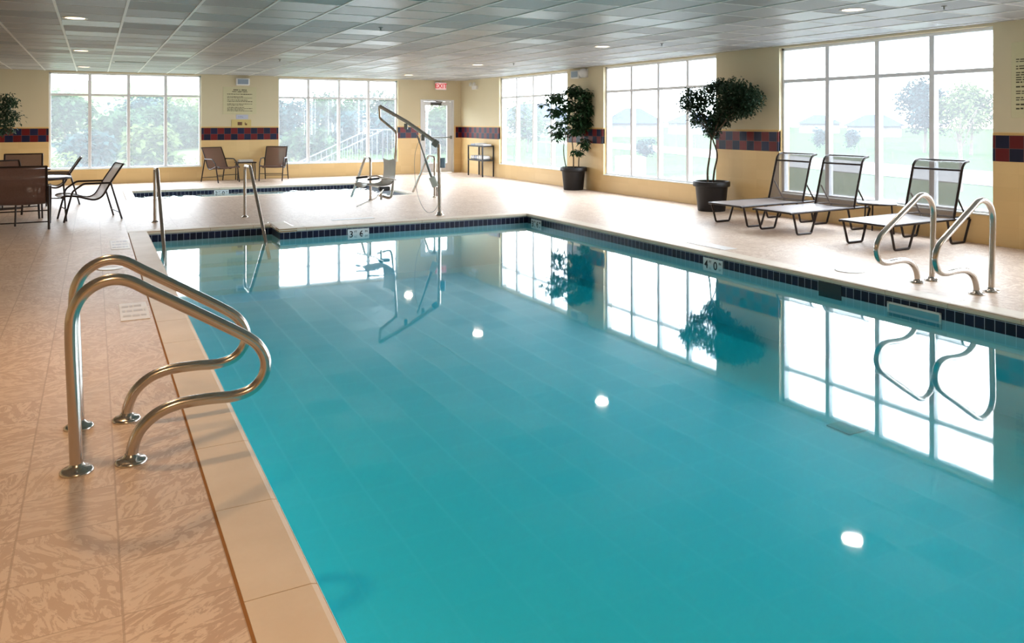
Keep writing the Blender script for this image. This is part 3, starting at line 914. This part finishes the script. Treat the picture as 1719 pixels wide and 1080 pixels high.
def pot(parent, r_, h):
    k_ = r_
    MB().lathe([(k_ * .72, 0), (k_ * .74, .01), (k_ * .87, h * .80), (k_ * .90, h * .82), (k_ * .985, h * .83), (k_, h * .86), (k_ * 1.0, h * .98), (k_ * .97, h), (k_ * .91, h), (k_ * .88, h * .90)], (0, 0, 0), 36, None, 1).build('pot', BLACK, parent)
    MB().lathe([(k_ * .885, h * .86), (k_ * .885, h * .90), (k_ * .5, h * .93), (.001, h * .94)], (0, 0, 0), 28).build('soil', SOIL, parent)
def lat(a, z, dd=0):   # across the view, height, away
    return Vector((cY * a + sY * dd, -sY * a + cY * dd, z))
# ficus
fx = empty('potted_ficus_tree', (9.78, 10.80, 0), 0, 'slender ficus tree in a black pot in front of the pier beside the loungers', 'potted plant')
pot(fx, .325, .53)
st1 = [lat(-.06, .45), lat(-.07, .70), lat(-.03, 1.0), lat(-.01, 1.25), lat(.03, 1.6), lat(.12, 2.0)]
st2 = [lat(.03, .45, .03), lat(.06, .72, .03), lat(.11, 1.0, .03), lat(.02, 1.28), lat(-.1, 1.6), lat(-.25, 1.95)]
MB().tube(smooth_path(st1, 5), [.02 - .0004 * i for i in range(26)], 8).build('trunk', BARK, fx)
MB().tube(smooth_path(st2, 5), [.019 - .0004 * i for i in range(26)], 8).build('trunk', BARK, fx)
fb = [(.30, 2.10, .34, .28, 3.0), (.52, 2.0, .24, .24, 1.6), (.18, 1.85, .34, .28, 2.6), (.42, 1.80, .24, .16, 1.1), (.08, 2.22, .26, .18, 1.3), (-.12, 2.05, .24, .22, 1.3), (-.38, 2.04, .22, .20, 1.1), (-.50, 1.90, .16, .15, .5), (-.25, 1.82, .24, .2, 1.1), (-.30, 1.64, .16, .14, .45), (.03, 1.60, .26, .2, 1.5), (.18, 1.66, .24, .18, 1.1), (.02, 1.42, .18, .13, .5)]
bl = []
rb = random.Random(3); br = MB()
for a, z, rx, rz, w_ in fb:
    dd = min(rb.uniform(-.12, .12) - .05, (.36 - rx * .9 - .883 * a) / .469)
    p = lat(a, z, dd); bl.append((p.x, p.y, p.z, rx * 1.12, rx * 1.0, rz * 1.12, w_))
    br.tube([lat(.01, 1.3), lat(a * .4, (z + 1.35) / 2, dd / 2), p], [.011, .008, .004], 6)
    for q_ in range(5):
        t_ = p + Vector((rb.uniform(-1, 1) * rx, rb.uniform(-1, 1) * rx, rb.uniform(-1, 1) * rz)) * .8
        br.tube([lat(a * .5, (z + 1.35) / 2, dd / 2).lerp(p, .6), t_], [.004, .002], 5)
br.build('branches', BARK, fx)
fo = leaves(bl, 8600, .068, .036, random.Random(5), 1, .45)
fo.v = [(min(p[0], XR - 9.78 - .03), p[1], p[2]) for p in fo.v]
fo.build('foliage', FICUS, fx)
# schefflera
sx_ = empty('potted_umbrella_plant', (9.92, 15.62, 0), 0, 'broad-leaved bushy plant in a black pot between the two farther right windows', 'potted plant')
pot(sx_, .31, .53)
for pts, r0_ in (([(-.14, .42), (-.21, .7), (-.23, 1.0), (-.18, 1.4), (-.25, 1.9)], .014), ([(.0, .42), (.0, .8), (-.03, 1.2), (.02, 1.7), (.05, 2.2)], .016), ([(.12, .42), (.13, .75), (.2, 1.2), (.22, 1.7)], .013)):
    ps = smooth_path([lat(a, z) for a, z in pts], 4)
    MB().tube(ps, [r0_ * (1 - .5 * i / len(ps)) for i in range(len(ps))], 8).build('stem', BARK, sx_)
sb = [(0.0, 2.33, .26, .16, 1.3), (-.35, 2.15, .25, .17, 1.1), (.25, 2.18, .28, .2, 1.7), (-.08, 1.98, .36, .2, 1.9), (.34, 1.88, .28, .2, 1.7), (-.42, 1.85, .22, .18, 1.0), (.02, 1.68, .36, .2, 1.9), (.3, 1.58, .3, .18, 1.6), (-.35, 1.5, .25, .18, 1.1), (.08, 1.4, .36, .15, 1.5), (-.36, 1.3, .2, .14, .6), (.25, 1.12, .18, .12, .45), (.12, .88, .18, .10, .35), (.36, 1.02, .12, .08, .2), (-.66, 2.02, .12, .1, .25), (-.58, 2.2, .1, .1, .15)]
bl = []
for a, z, rx, rz, w_ in sb:
    p = lat(a, z, rb.uniform(-.12, .08)); bl.append((p.x, p.y, p.z, rx, rx * .8, rz, w_))
fo = leaves(bl, 430, .14, .066, random.Random(8), 6, .35)
fo.v = [(min(p[0], XR - 9.92 - .03), p[1], p[2]) for p in fo.v]
fo.build('foliage', SCHEF, sx_)
# left plant
lp = empty('potted_fig_tree', (-1.98, 21.7, 0), 0, 'dark leafy potted tree at the far left edge, against the back wall', 'potted plant')
pot(lp, .28, .46)
MB().tube(smooth_path([(0, 0, .42), (.02, 0, .8), (-.02, 0, 1.2), (.03, 0, 1.7)], 5), .018, 8).build('trunk', BARK, lp)
fo = leaves([(.18, -.1, 2.05, .34, .34, .26, 2), (.2, -.1, 1.72, .42, .36, .26, 2.5), (.1, -.1, 1.45, .40, .34, .2, 1.8), (-.3, 0, 1.8, .4, .34, .4, 2)], 1900, .09, .04, random.Random(11), 1, .5)
fo.build('foliage', FICUS, lp)

# ------------------------------------------------------------------ signs and fixtures
def inklines(mb, rng, x0, x1, z0, z1, rows, put, lh=.55, gaps=True):
    """illegible printed lines made of short word-like strokes; put(a0, a1, z0, z1) adds a bar"""
    step = (z1 - z0) / rows
    for i in range(rows):
        if gaps and i in (1, 3, 5, 7): pass
        zz = z1 - (i + .5) * step; x = x0
        end = x1 if rng.random() < .7 else x0 + (x1 - x0) * rng.uniform(.35, .95)
        while x < end:
            w_ = rng.uniform(.02, .07); 
            put(x, min(x + w_, end), zz - step * lh / 2 * rng.uniform(.6, 1), zz + step * lh / 2 * rng.uniform(.6, 1)); x += w_ + .012
rg = random.Random(21)
YS = YB - .001
sg = empty('rules_sign', (3.56, YB, 2.17), 0, 'large cream rules sign on the back wall above the armchairs', 'sign')
mb = MB(); mb.bbox(-.44, .44, -.012, .002, -.375, .375, .003, seg=1); mb.build('board', SIGN, sg)
mb = MB()
def putb(a, b, c, d): mb.box(a, b, -.0135, -.0118, c, d)
for wds, zz, hh in (((-.17, -.04), (-.02, .01), (.04, .18)), .295, .020), (((-.2, -.08), (-.06, .05), (.07, .2)), .245, .016):
    for a, b in wds:
        x = a
        while x < b - .005:
            putb(x, min(x + .018, b), zz - hh * rg.uniform(.5, 1), zz + hh * rg.uniform(.5, 1)); x += .024
for z1_, z0_, rows in ((.20, .155, 1), (.125, .055, 2), (.035, -.045, 2), (-.075, -.145, 2), (-.17, -.30, 4)):
    inklines(mb, rg, -.33, .33, z0_, z1_, rows, putb, .5)
mb.build('printed_text', INK, sg)
s2 = empty('small_blue_sign', (3.62, YB, 1.722), 0, 'small pale blue notice directly below the large rules sign', 'sign')
MB().bbox(-.16, .16, -.010, .002, -.062, .062, .002, seg=1).build('board', SIGNB, s2)
mb = MB(); inklines(mb, rg, -.11, .11, -.03, .03, 2, lambda a, b, c, d: mb.box(a, b, -.0115, -.0098, c, d), .5); mb.build('printed_text', INKB, s2)
s3 = empty('yellow_notice', (3.60, YB, 1.522), 0, 'low yellow notice with a dark square just above the border tiles', 'sign')
MB().bbox(-.26, .26, -.010, .002, -.07, .125, .002, seg=1).build('board', SIGNY, s3)
mb = MB(); mb.box(-.10, .02, -.0115, -.0098, -.03, .06); mb.box(.09, .11, -.0115, -.0098, -.02, .05); mb.box(.11, .15, -.0115, -.0098, -.03, .02); mb.build('printed_text', simple('brown_ink', (120, 84, 56), .6), s3)

def wall_unit(loc, rz, label):
    w = empty('wall_mounted_unit', loc, rz, label, 'wall fixture', 'wall units with blue-grey face')
    MB().bbox(-.18, .18, -.10, .003, -.10, .10, .02).build('housing', WHITE, w)
    MB().bbox(-.14, .14, -.106, -.098, -.068, .068, .006).build('face_panel', GREYP, w)
    return w
wall_unit((3.63, YB, 2.69), 0, 'small white wall unit with a blue-grey face above the rules sign')
w2 = wall_unit((XR, 15.92, 2.72), PI / 2 * 3 + PI, 'white wall unit with a blue-grey face above the broad-leaved plant')
w2.rotation_euler = (0, 0, -PI / 2)
hb = empty('rounded_speaker', (XR, 15.57, 2.735), -PI / 2, 'rounded white speaker on the pier next to the blue-grey wall unit', 'speaker')
mb = MB(); mb.lathe([(.001, .17), (.06, .165), (.10, .13), (.115, .08), (.11, .02), (.09, 0)], (0, 0, 0), 24, Matrix.Rotation(PI / 2, 4, 'X')); 
mb.build('cone', WHITE, hb)
MB().bbox(-.10, .10, -.02, .003, -.10, .10, .006).build('back_plate', WHITE, hb)
# emergency light on right wall
el = empty('emergency_light', (XR, 21.62, 2.62), -PI / 2, 'white emergency light with two round heads high in the far right corner', 'emergency light')
MB().bbox(-.16, .16, -.07, .003, -.055, .055, .012).build('housing', WHITE, el)
for s in (-1, 1):
    MB().lathe([(.05, .0), (.062, .04), (.066, .06), (.05, .07), (.001, .065)], (s * .12, -.08, .085), 18, Matrix.Rotation(D(70), 4, 'X')).build('lamp_head', OFFW, el)
# exit sign
ex = empty('exit_sign', (9.50, 22.60, 2.69), 0, 'white exit sign with red letters hanging from the ceiling over the door', 'exit sign')
MB().bbox(-.185, .185, -.02, .02, -.12, .115, .006).build('housing', WHITE, ex)
MB().box(-.17, .17, -.022, -.0205, -.105, .10).build('face', PINK, ex)
MB().tube([(0, 0, .11), (0, 0, CH - 2.69)], .012, 8).build('stem', WHITE, ex)
MF = Matrix.Rotation(PI / 2, 4, 'X')
text('EXIT', .20, ex, Matrix.Translation((0, -.0235, -.003)) @ MF, REDE)
# rules sign at right wall
rs = empty('pool_rules_board', (XR, 5.47, 2.09), -PI / 2, 'tall cream rules board at the right edge of the photo', 'sign')
MB().bbox(-.36, .36, -.012, .0, -.445, .50, .003, seg=1).build('board', SIGN, rs)
mb = MB()
def putr(a, b, c, d): mb.box(a, b, -.0135, -.0118, c, d)
for z1_, z0_, rows in ((.30, .245, 2), (.215, .155, 2), (.135, -.015, 5), (-.035, -.08, 1), (-.10, -.155, 2), (-.18, -.235, 2), (-.26, -.30, 1), (-.31, -.35, 1)):
    inklines(mb, rg, -.30, .30, z0_, z1_, rows, putr, .55)
for a, b in ((-.2, -.05), (-.03, .06), (.08, .22)): putr(a, b, .38, .43)
mb.build('printed_text', INK, rs)

# ceiling fixtures
def spot(x, y, label, e_):
    d = empty('recessed_downlight', (x, y, CH), 0, label, 'ceiling light', 'recessed ceiling lights')
    MB().lathe([(.112, -.006), (.138, -.009), (.142, -.002), (.142, .0)], (0, 0, 0), 28, None, 0).build('trim_ring', WHITE, d)
    MB().lathe([(.001, -.004), (.112, -.004)], (0, 0, 0), 28).build('lens', LAMP, d)
    l = bpy.data.lights.new('downlight_bulb', 'AREA'); l.shape = 'DISK'; l.size = .21; l.energy = e_
    l.color = (1, .60, .30) if x < 3 else (1, .84, .68); l.spread = D(178)
    lo = bpy.data.objects.new('downlight_bulb', l); COL.objects.link(lo); lo.parent = d; lo.location = (0, 0, -.012)
rowsL = [(1.0, 'left row above the camera side of the deck'), (6.05, 'left row over the pool corner'), (11.07, 'left row, large in the photo'), (16.12, 'left row, in the middle of the ceiling'), (20.9, 'left row, near the back wall')]
for y, t in rowsL: spot(-.2, y, 'round recessed ceiling light in the ' + t, 62 if y < 3 else 40 if y < 8 else 10)
rowsR = [(1.1, 'right row beside the camera'), (6.1, 'right row, near the nearest window'), (11.1, 'right row, near the middle window'), (16.0, 'right row, above the broad-leaved plant'), (20.4, 'right row, near the exit door')]
for y, t in rowsR: spot(7.62, y, 'round recessed ceiling light in the ' + t, 16)
for i, (x, y, t) in enumerate(((3.37, 16.5, 'small brass sprinkler head on the ceiling in front of the second back window'), (3.43, 10.25, 'small sprinkler head on the ceiling above the pool centre'), (8.18, 10.2, 'small sprinkler head on the ceiling near the ficus tree'), (8.11, 15.2, 'small sprinkler head on the ceiling near the broad-leaved plant'), (8.28, 5.44, 'small sprinkler head on the ceiling at the upper right'))):
    s_ = empty('sprinkler_head', (x, y, CH), 0, t, 'sprinkler', 'ceiling sprinklers')
    MB().lathe([(.03, .003), (.03, -.006), (.012, -.008), (.009, -.04)], (0, 0, 0), 14).build('body', GREYM, s_)
    MB().lathe([(.001, -.048), (.018, -.05), (.02, -.047)], (0, 0, 0), 14).build('deflector', GREYM, s_)
vt = empty('ceiling_vent', (.70, 18.75, CH), 0, 'long slotted vent in the ceiling in front of the first back window', 'vent')
mb = MB(); mb.bbox(-.33, .33, -.16, .16, -.010, -.001, .002, seg=1); mb.build('frame', TBAR, vt)
mb = MB()
for i in range(5): mb.box(-.30, .30, -.13 + i * .055, -.10 + i * .055, -.013, -.0095)
mb.build('slots', GREYM, vt)

# ------------------------------------------------------------------ depth markers and deck tiles
def depth_marker(loc, rz, a, b, label):
    d = empty('depth_marker', loc, rz, label, 'depth marker')
    MB().box(-.17, .17, -.004, 0, -.085, .075).build('tile', MARK, d)
    M0 = Matrix.Rotation(PI / 2, 4, 'X')
    for s, x, sz, z in ((a, -.115, .135, -.008), (b, .045, .135, -.008), ('FT', -.045, .042, .03), ('IN', .125, .042, .03)):
        text(s, sz, d, Matrix.Translation((x, -.0052, z)) @ M0, NUM)
    return d
dm1 = depth_marker((3.637, PY1 + .014, -.145), 0, '3', '6', 'white depth marker reading 3 FT 6 IN on the far pool side')
depth_marker((PX1 + .014, 11.62, -.145), -PI / 2, '3', '6', 'white depth marker reading 3 FT 6 IN by the far right pool corner')
depth_marker((PX1 + .014, 7.30, -.145), -PI / 2, '4', '0', 'white depth marker reading 4 FT 0 IN on the right pool side')
depth_marker((2.72, SY1 + .014, -.13), 0, '3', '0', 'white depth marker on the far side of the spa, behind the step handrail')
# skimmer opening and weir
sk = empty('skimmer_opening', (PX1 + .014, 5.58, -.12), -PI / 2, 'dark skimmer slot in the waterline tiles of the right pool side', 'skimmer')
mb = MB(); mb.box(-.14, .14, -.003, .0, -.085, .066); mb.build('throat', simple('slot_shade', (40, 58, 62), .6), sk)  # flat dark plate paints the shade inside the opening
wr_ = empty('pool_skimmer', (PX1 + .014, 4.65, -.15), -PI / 2, 'pale blue framed skimmer mouth in the right pool side', 'skimmer')
mb = MB(); mb.bbox(-.27, .27, -.012, 0, .03, .05, .003); mb.bbox(-.27, -.25, -.012, 0, -.08, .05, .003); mb.bbox(.25, .27, -.012, 0, -.08, .05, .003); mb.bbox(-.27, .27, -.012, 0, -.10, -.08, .003)
mb.build('frame', WHITE, wr_)
MB().box(-.25, .25, -.006, 0, -.08, .03).build('flap', simple('pale_blue_flap', (130, 190, 205), .4), wr_)
dn = tag(MB().bbox(-.11, .11, -.11, .11, 0, .012, .004).build('main_drain_cover', simple('grey_teal_drain', (190, 206, 206), .6)), 'square drain cover on the bottom of the pool at the right', 'drain cover')
dn.location = (5.25, 4.25, -.82)
def deck_marker(x, y, w_, h_, label, txt=True):
    d = empty('deck_marker_tile', (x, y, 0), 0, label, 'deck marker', 'pale deck marker tiles')
    MB().bbox(-w_ / 2, w_ / 2, -h_ / 2, h_ / 2, 0, .0035, .001, seg=1).build('tile', DMARK, d)
    if txt:
        m2 = MB(); inklines(m2, rg, -w_ / 2 + .02, w_ / 2 - .02, -h_ / 2 + .06, h_ / 2 - .05, 3, lambda a, b, c, e_: m2.box(a, b, c, e_, .0034, .0042), .5, False)
        m2.build('faint_print', simple('faint_blue_print', (216, 214, 218), .6), d)
deck_marker(.30, 11.42, .215, .86, 'pale tile set in the left deck beside the pool entry bay')
deck_marker(.30, 7.36, .215, .66, 'pale printed tile set in the left deck beyond the nearest grab rails')
deck_marker(7.02, 7.75, .22, .7, 'pale tile in the right deck beside the 4 FT 0 IN marker', False)
deck_marker(3.75, 12.62, .7, .14, 'pale tile in the deck behind the 3 FT 6 IN marker', False)
lid = empty('round_access_cover', (7.15, 5.76, 0), 0, 'round white skimmer lid in the right deck before the grab rails', 'skimmer lid')
MB().lathe([(.15, 0), (.15, .004), (.13, .006), (.12, .004), (.001, .004)], (0, 0, 0), 32).build('lid', WHITE, lid)
lid2 = empty('deck_drain', (.16, 9.62, 0), 0, 'round white drain lid in the left deck seen through the grab rail', 'deck drain')
MB().lathe([(.13, 0), (.13, .004), (.11, .006), (.10, .004), (.001, .004)], (0, 0, 0), 32).build('lid', WHITE, lid2)

# ------------------------------------------------------------------ outdoors
def gpt(u, v, z=-.2):
    t = (u - W / 2) / F_PX; d = (EYE - z) * F_PX / (v - HORIZON)
    return ((sY + cY * t) * d, (cY - sY * t) * d)
mb = MB(); mb.add([(XR + .3, -60, -.2), (200, -60, -.2), (200, 200, -.2), (XR + .3, 200, -.2)], [(0, 1, 2, 3)])
struct(mb.build('lawn', LAWN))['label'] = 'green lawn beyond the right windows'
mb = MB(); mb.box(XR + TW + .02, XR + 5.2, -6, 23.2, -.3, -.12)
struct(mb.build('terrace', CONC))['label'] = 'pale concrete apron outside the right windows'
mb = MB()
pa = [Vector((20.2, -20)), Vector((20.6, 4)), Vector((21.5, 12)), Vector((24, 22)), Vector((28, 34)), Vector((34, 60))]
pw = 5.0
vs, fs = [], []
for i, p in enumerate(pa):
    vs += [(p.x, p.y, -.17), (p.x + pw, p.y - 1, -.17)]
    if i: fs.append((2 * i - 2, 2 * i - 1, 2 * i + 1, 2 * i))
mb.add(vs, fs); struct(mb.build('path', CONC))['label'] = 'pale driveway crossing the lawn'
# meadow rising behind the back wall
mb = MB(); vs, fs = [], []
nx, ny = 24, 16
for j in range(ny + 1):
    for i in range(nx + 1):
        x = -40 + i / nx * 50.2; y = YB + TW + .4 + (j / ny) ** 1.5 * 110
        s_ = max(0, (y - 27)) / 75
        z = -1.35 + 7.5 * min(1, s_) ** 1.2 + .2 * math.sin(x * .3 + y * .2)
        vs.append((x, y, z))
for j in range(ny):
    for i in range(nx):
        a = j * (nx + 1) + i; fs.append((a, a + 1, a + nx + 2, a + nx + 1))
mb.add(vs, fs, True); struct(mb.build('meadow', HILLG))['label'] = 'grassy slope rising beyond the back windows'

def tree(x, y, z, h, rx, mat, label, group, n=900, name='garden_tree', leaf=.3, trunk=True, seed=1, low=.3):
    rr = random.Random(seed); t = empty(name, (x, y, z), 0, label, 'tree' if trunk else 'shrub', group)
    ch_ = h * (1 - low)
    bl_ = []
    for i in range(9):
        a = rr.uniform(0, 2 * PI); q = rr.uniform(.1, .62)
        zz = h * low + ch_ * rr.uniform(.22, .82)
        bl_.append((math.cos(a) * rx * q, math.sin(a) * rx * q, zz, rx * .5, rx * .5, ch_ * .26, 1))
    bl_.append((0, 0, h * low + ch_ * .5, rx * .7, rx * .7, ch_ * .46, 3))
    leaves(bl_, n, leaf, leaf * .62, rr).build('foliage', mat, t)
    if trunk:
        MB().tube([(0, 0, 0), (.05 * rx, 0, h * .3), (0, 0, h * .7)], [h * .022, h * .016, h * .008], 8).build('trunk', TRUNK, t)
        bb = MB()
        for i in range(6):
            b_2 = bl_[i]; bb.tube([(0, 0, h * (.3 + .05 * i)), (b_2[0], b_2[1], b_2[2])], [h * .01, h * .004], 6)
        bb.build('branches', TRUNK, t)
    return t
def at(u, d, z=None):
    t = (u - W / 2) / F_PX
    return ((sY + cY * t) * d, (cY - sY * t) * d)
T = lambda u, d: at(u, d)
x, y = T(1552, 45); tree(x, y, -.2, 4.75, 1.75, LEAF2, 'tall blue-green round tree on the lawn outside the nearest right window', 'lawn trees', 4600, leaf=.30, seed=2, low=.2)
x, y = T(1630, 42); tree(x, y, -.2, 4.2, 2.0, LEAF3, 'wide yellow-green tree right of the tall one outside the nearest right window', 'lawn trees', 3000, leaf=.28, seed=3, low=.22)
x, y = T(1612, 20); tree(x, y, -.2, 2.6, .8, LEAF3, 'thin sapling on the near lawn outside the nearest right window', 'lawn trees', 170, leaf=.13, seed=4, low=.35)
for i, (u, d, h, r_, lab) in enumerate(((1374, 50, 1.45, .75, 'small round shrub left of the mullion on the far lawn'), (1430, 50, 1.35, .72, 'small round shrub in the second pane on the far lawn'), (1080, 40, 1.0, .8, 'low shrub outside the middle right window'))):
    x, y = T(u, d); tree(x, y, -.2, h, r_, LEAF2, lab, 'lawn shrubs', 900, 'round_shrub', .18, False, 20 + i, .02)
def house(u, d, w_, dp, hw, hr, rz, label, mat=ROOF):
    x, y = T(u, d); hs = empty('distant_house', (x, y, -.2), rz, label, 'house', 'distant houses')
    MB().box(-w_ / 2, w_ / 2, -dp / 2, dp / 2, 0, hw).build('walls', SIDING, hs)
    m_ = MB(); e_ = .5
    m_.add([(-w_ / 2 - e_, -dp / 2 - e_, hw - .05), (w_ / 2 + e_, -dp / 2 - e_, hw - .05), (w_ / 2 + e_, dp / 2 + e_, hw - .05), (-w_ / 2 - e_, dp / 2 + e_, hw - .05), (-w_ / 2 + dp * .35, 0, hw + hr), (w_ / 2 - dp * .35, 0, hw + hr)],
           [(0, 1, 5, 4), (2, 3, 4, 5), (1, 2, 5), (3, 0, 4), (0, 3, 2, 1)])
    m_.build('roof', mat, hs)
    for i in range(4):
        xx = -w_ * .36 + i * w_ * .24
        MB().box(xx - .5, xx + .5, -dp / 2 - .04, -dp / 2 + .02, hw * .35, hw * .75).build('window', PANE, hs)
    return hs
house(1468, 92, 5.5, 5, 1.3, 1.3, -YAW - .5, 'grey-roofed bungalow on the horizon left of the tall blue-green tree')
house(1375, 120, 5, 5, 1.5, 1.3, -YAW - .2, 'pale house on the horizon behind the round shrubs')
house(1062, 95, 6, 6, 1.6, 1.8, -YAW, 'wide-roofed house seen through the middle right window')
house(1165, 110, 6, 6, 1.6, 1.4, -YAW, 'pale house behind the ficus tree')
house(900, 90, 9, 7, 2.0, 1.8, -YAW, 'pale house seen through the farthest right window')
ac_ = empty('air_conditioner_unit', (*T(1058, 22.5), -.2), -.3, 'grey outdoor air conditioner outside the middle right window', 'air conditioner')
MB().bbox(-.35, .35, -.35, .35, 0, .8, .03).build('cabinet', GREYM, ac_)
MB().lathe([(.001, .815), (.28, .815), (.29, .80)], (0, 0, 0), 24).build('fan_grille', GREYP, ac_)
x, y = T(885, 46); tree(x, y, -.2, 3.2, 2.0, LEAF1, 'blurred green tree outside the farthest right window', 'lawn trees', 900, leaf=.3, seed=31, low=.15)
# belt of trees and bushes behind the back wall
def gz(y): return -1.35 + 7.5 * min(1, max(0, (y - 27)) / 75) ** 1.2
bt = [(105, 42, 4.6, 2.2, LEAF1), (150, 34, 3.4, 1.3, LEAF2), (195, 38, 4.4, 1.9, LEAF1), (262, 33, 4.0, 1.2, LEAF3), (300, 44, 4.2, 2.4, LEAF1), (235, 50, 4.4, 2.6, LEAF2), (345, 48, 4.2, 2.2, LEAF3), (485, 46, 4.4, 2.3, LEAF2), (520, 38, 3.4, 1.6, LEAF1), (560, 52, 4.8, 2.8, LEAF1), (610, 44, 4.0, 2.2, LEAF2), (650, 56, 4.6, 2.8, LEAF1), (720, 44, 4.2, 2.0, LEAF1), (742, 52, 4.4, 2.2, LEAF3), (60, 50, 4.6, 2.6, LEAF3), (430, 54, 4.6, 2.6, LEAF1)]
word = ['first', 'second', 'third', 'fourth', 'fifth', 'sixth', 'seventh', 'eighth', 'ninth', 'tenth', 'eleventh', 'twelfth', 'thirteenth', 'fourteenth', 'fifteenth', 'sixteenth']
order = sorted(range(len(bt)), key=lambda i: bt[i][0])
for i, (u, d, h, r_, m_) in enumerate(bt):
    x, y = T(u, d)
    tree(x, y, gz(y) - .75, h * .8, r_ * 1.2, m_, 'pale washed-out tree outside the back wall, %s from the left' % word[order.index(i)], 'trees behind the back wall', 3200 if u > 480 else 2000, leaf=.38, seed=40 + i, low=.12)
bs = [(95, 30, 1.5, 1.2), (170, 29, 1.3, 1.1), (320, 30, 1.4, 1.2), (255, 29, 1.1, 1.0), (495, 31, 1.5, 1.3), (545, 30, 1.2, 1.1), (600, 33, 1.6, 1.3)]
for i, (u, d, h, r_) in enumerate(bs):
    x, y = T(u, d); tree(x, y, gz(y) - .1, h, r_, LEAF3, 'low pale bush close behind the back wall, %s from the left' % word[sorted(b_3[0] for b_3 in bs).index(u)], 'bushes behind the back wall', 420, 'meadow_bush', .18, False, 70 + i, 0.0)
# outdoor landing and stair railing
mb = MB(); mb.box(8.0, 10.4, YB + TW + .001, YB + TW + 3.0, -1.4, -.03)
for i in range(7): mb.box(8.0 - .38 * (i + 1), 8.0 - .38 * i, YB + TW + .8, YB + TW + 2.2, -1.4, -.03 - .17 * (i + 1))
struct(mb.build('stair_landing', CONC))['label'] = 'concrete landing and steps outside the exit door'
def railing(y, label, x0=5.1, x1=10.2):
    r_ = empty('stair_railing', (8.0, y, 0), 0, label, 'railing', 'outdoor stair railings')
    RM = bpy.data.materials.get('railing_metal') or simple('railing_metal', (84, 90, 98), .5, .3)
    def zt(x): return 1.32 if x >= 0 else 1.32 + x * .45
    MB().tube([(x0 - 8, 0, zt(x0 - 8)), (0, 0, 1.32), (x1 - 8, 0, 1.32)], .02, 8).build('top_rail', RM, r_)
    MB().tube([(x0 - 8, 0, zt(x0 - 8) - 1.0), (0, 0, .28), (x1 - 8, 0, .28)], .014, 8).build('bottom_rail', RM, r_)
    for xx in (x0 - 8, 0, x1 - 8): MB().tube([(xx, 0, zt(xx)), (xx, 0, zt(xx) - 1.34)], .03, 8).build('post', RM, r_)
    base = MB().tube([(0, 0, 1.0), (0, 0, 0)], .009, 6).build('baluster', RM, r_)
    xx = x0 - 8 + .16; first = True
    while xx < x1 - 8 - .05:
        b_2 = base if first else base.copy()
        if not first: COL.objects.link(b_2); b_2.parent = r_
        b_2.location = (xx, 0, zt(xx) - 1.02); first = False; xx += .17
railing(YB + TW + 2.25, 'grey metal stair railing outside the second back window, the farther one')
railing(YB + TW + .75, 'grey metal stair railing outside the second back window, the nearer lower one', 5.6, 8.0)

# ------------------------------------------------------------------ light
w = bpy.data.worlds.new('overcast_sky'); scn.world = w; w.use_nodes = True
nt = w.node_tree; nt.nodes.clear(); g = G(nt)
out = nt.nodes.new('ShaderNodeOutputWorld'); bg = nt.nodes.new('ShaderNodeBackground')
tc = g.n('ShaderNodeTexCoord').outputs['Generated']; x, y, z = g.sep(tc)
cl = g.noise(tc, 2.0, 4)
c = g.mix(g.step(z, 0, .8), (.94, .975, 1.03, 1), (.80, .90, 1.04, 1))
c = g.mix(g.m('MULTIPLY', cl, .3), c, (.90, .95, 1.02, 1))
nt.links.new(c, bg.inputs[0]); bg.inputs[1].default_value = 14
nt.links.new(bg.outputs[0], out.inputs[0])
# sampling portals in the window openings (they give off no light themselves)
def portal(c, sx, sy, rot):
    l = bpy.data.lights.new('window_portal', 'AREA'); l.shape = 'RECTANGLE'; l.size = sx; l.size_y = sy
    l.cycles.is_portal = True
    o = bpy.data.objects.new('window_portal', l); COL.objects.link(o); o.location = c; o.rotation_euler = rot
for a, b in WB: portal(((a + b) / 2, YB + .2, 1.605), b - a, WZ1 - WZ0, (-PI / 2, 0, 0))
for a, b in WR: portal((XR + .2, (a + b) / 2, 1.605), WZ1 - WZ0, b - a, (0, PI / 2, 0))
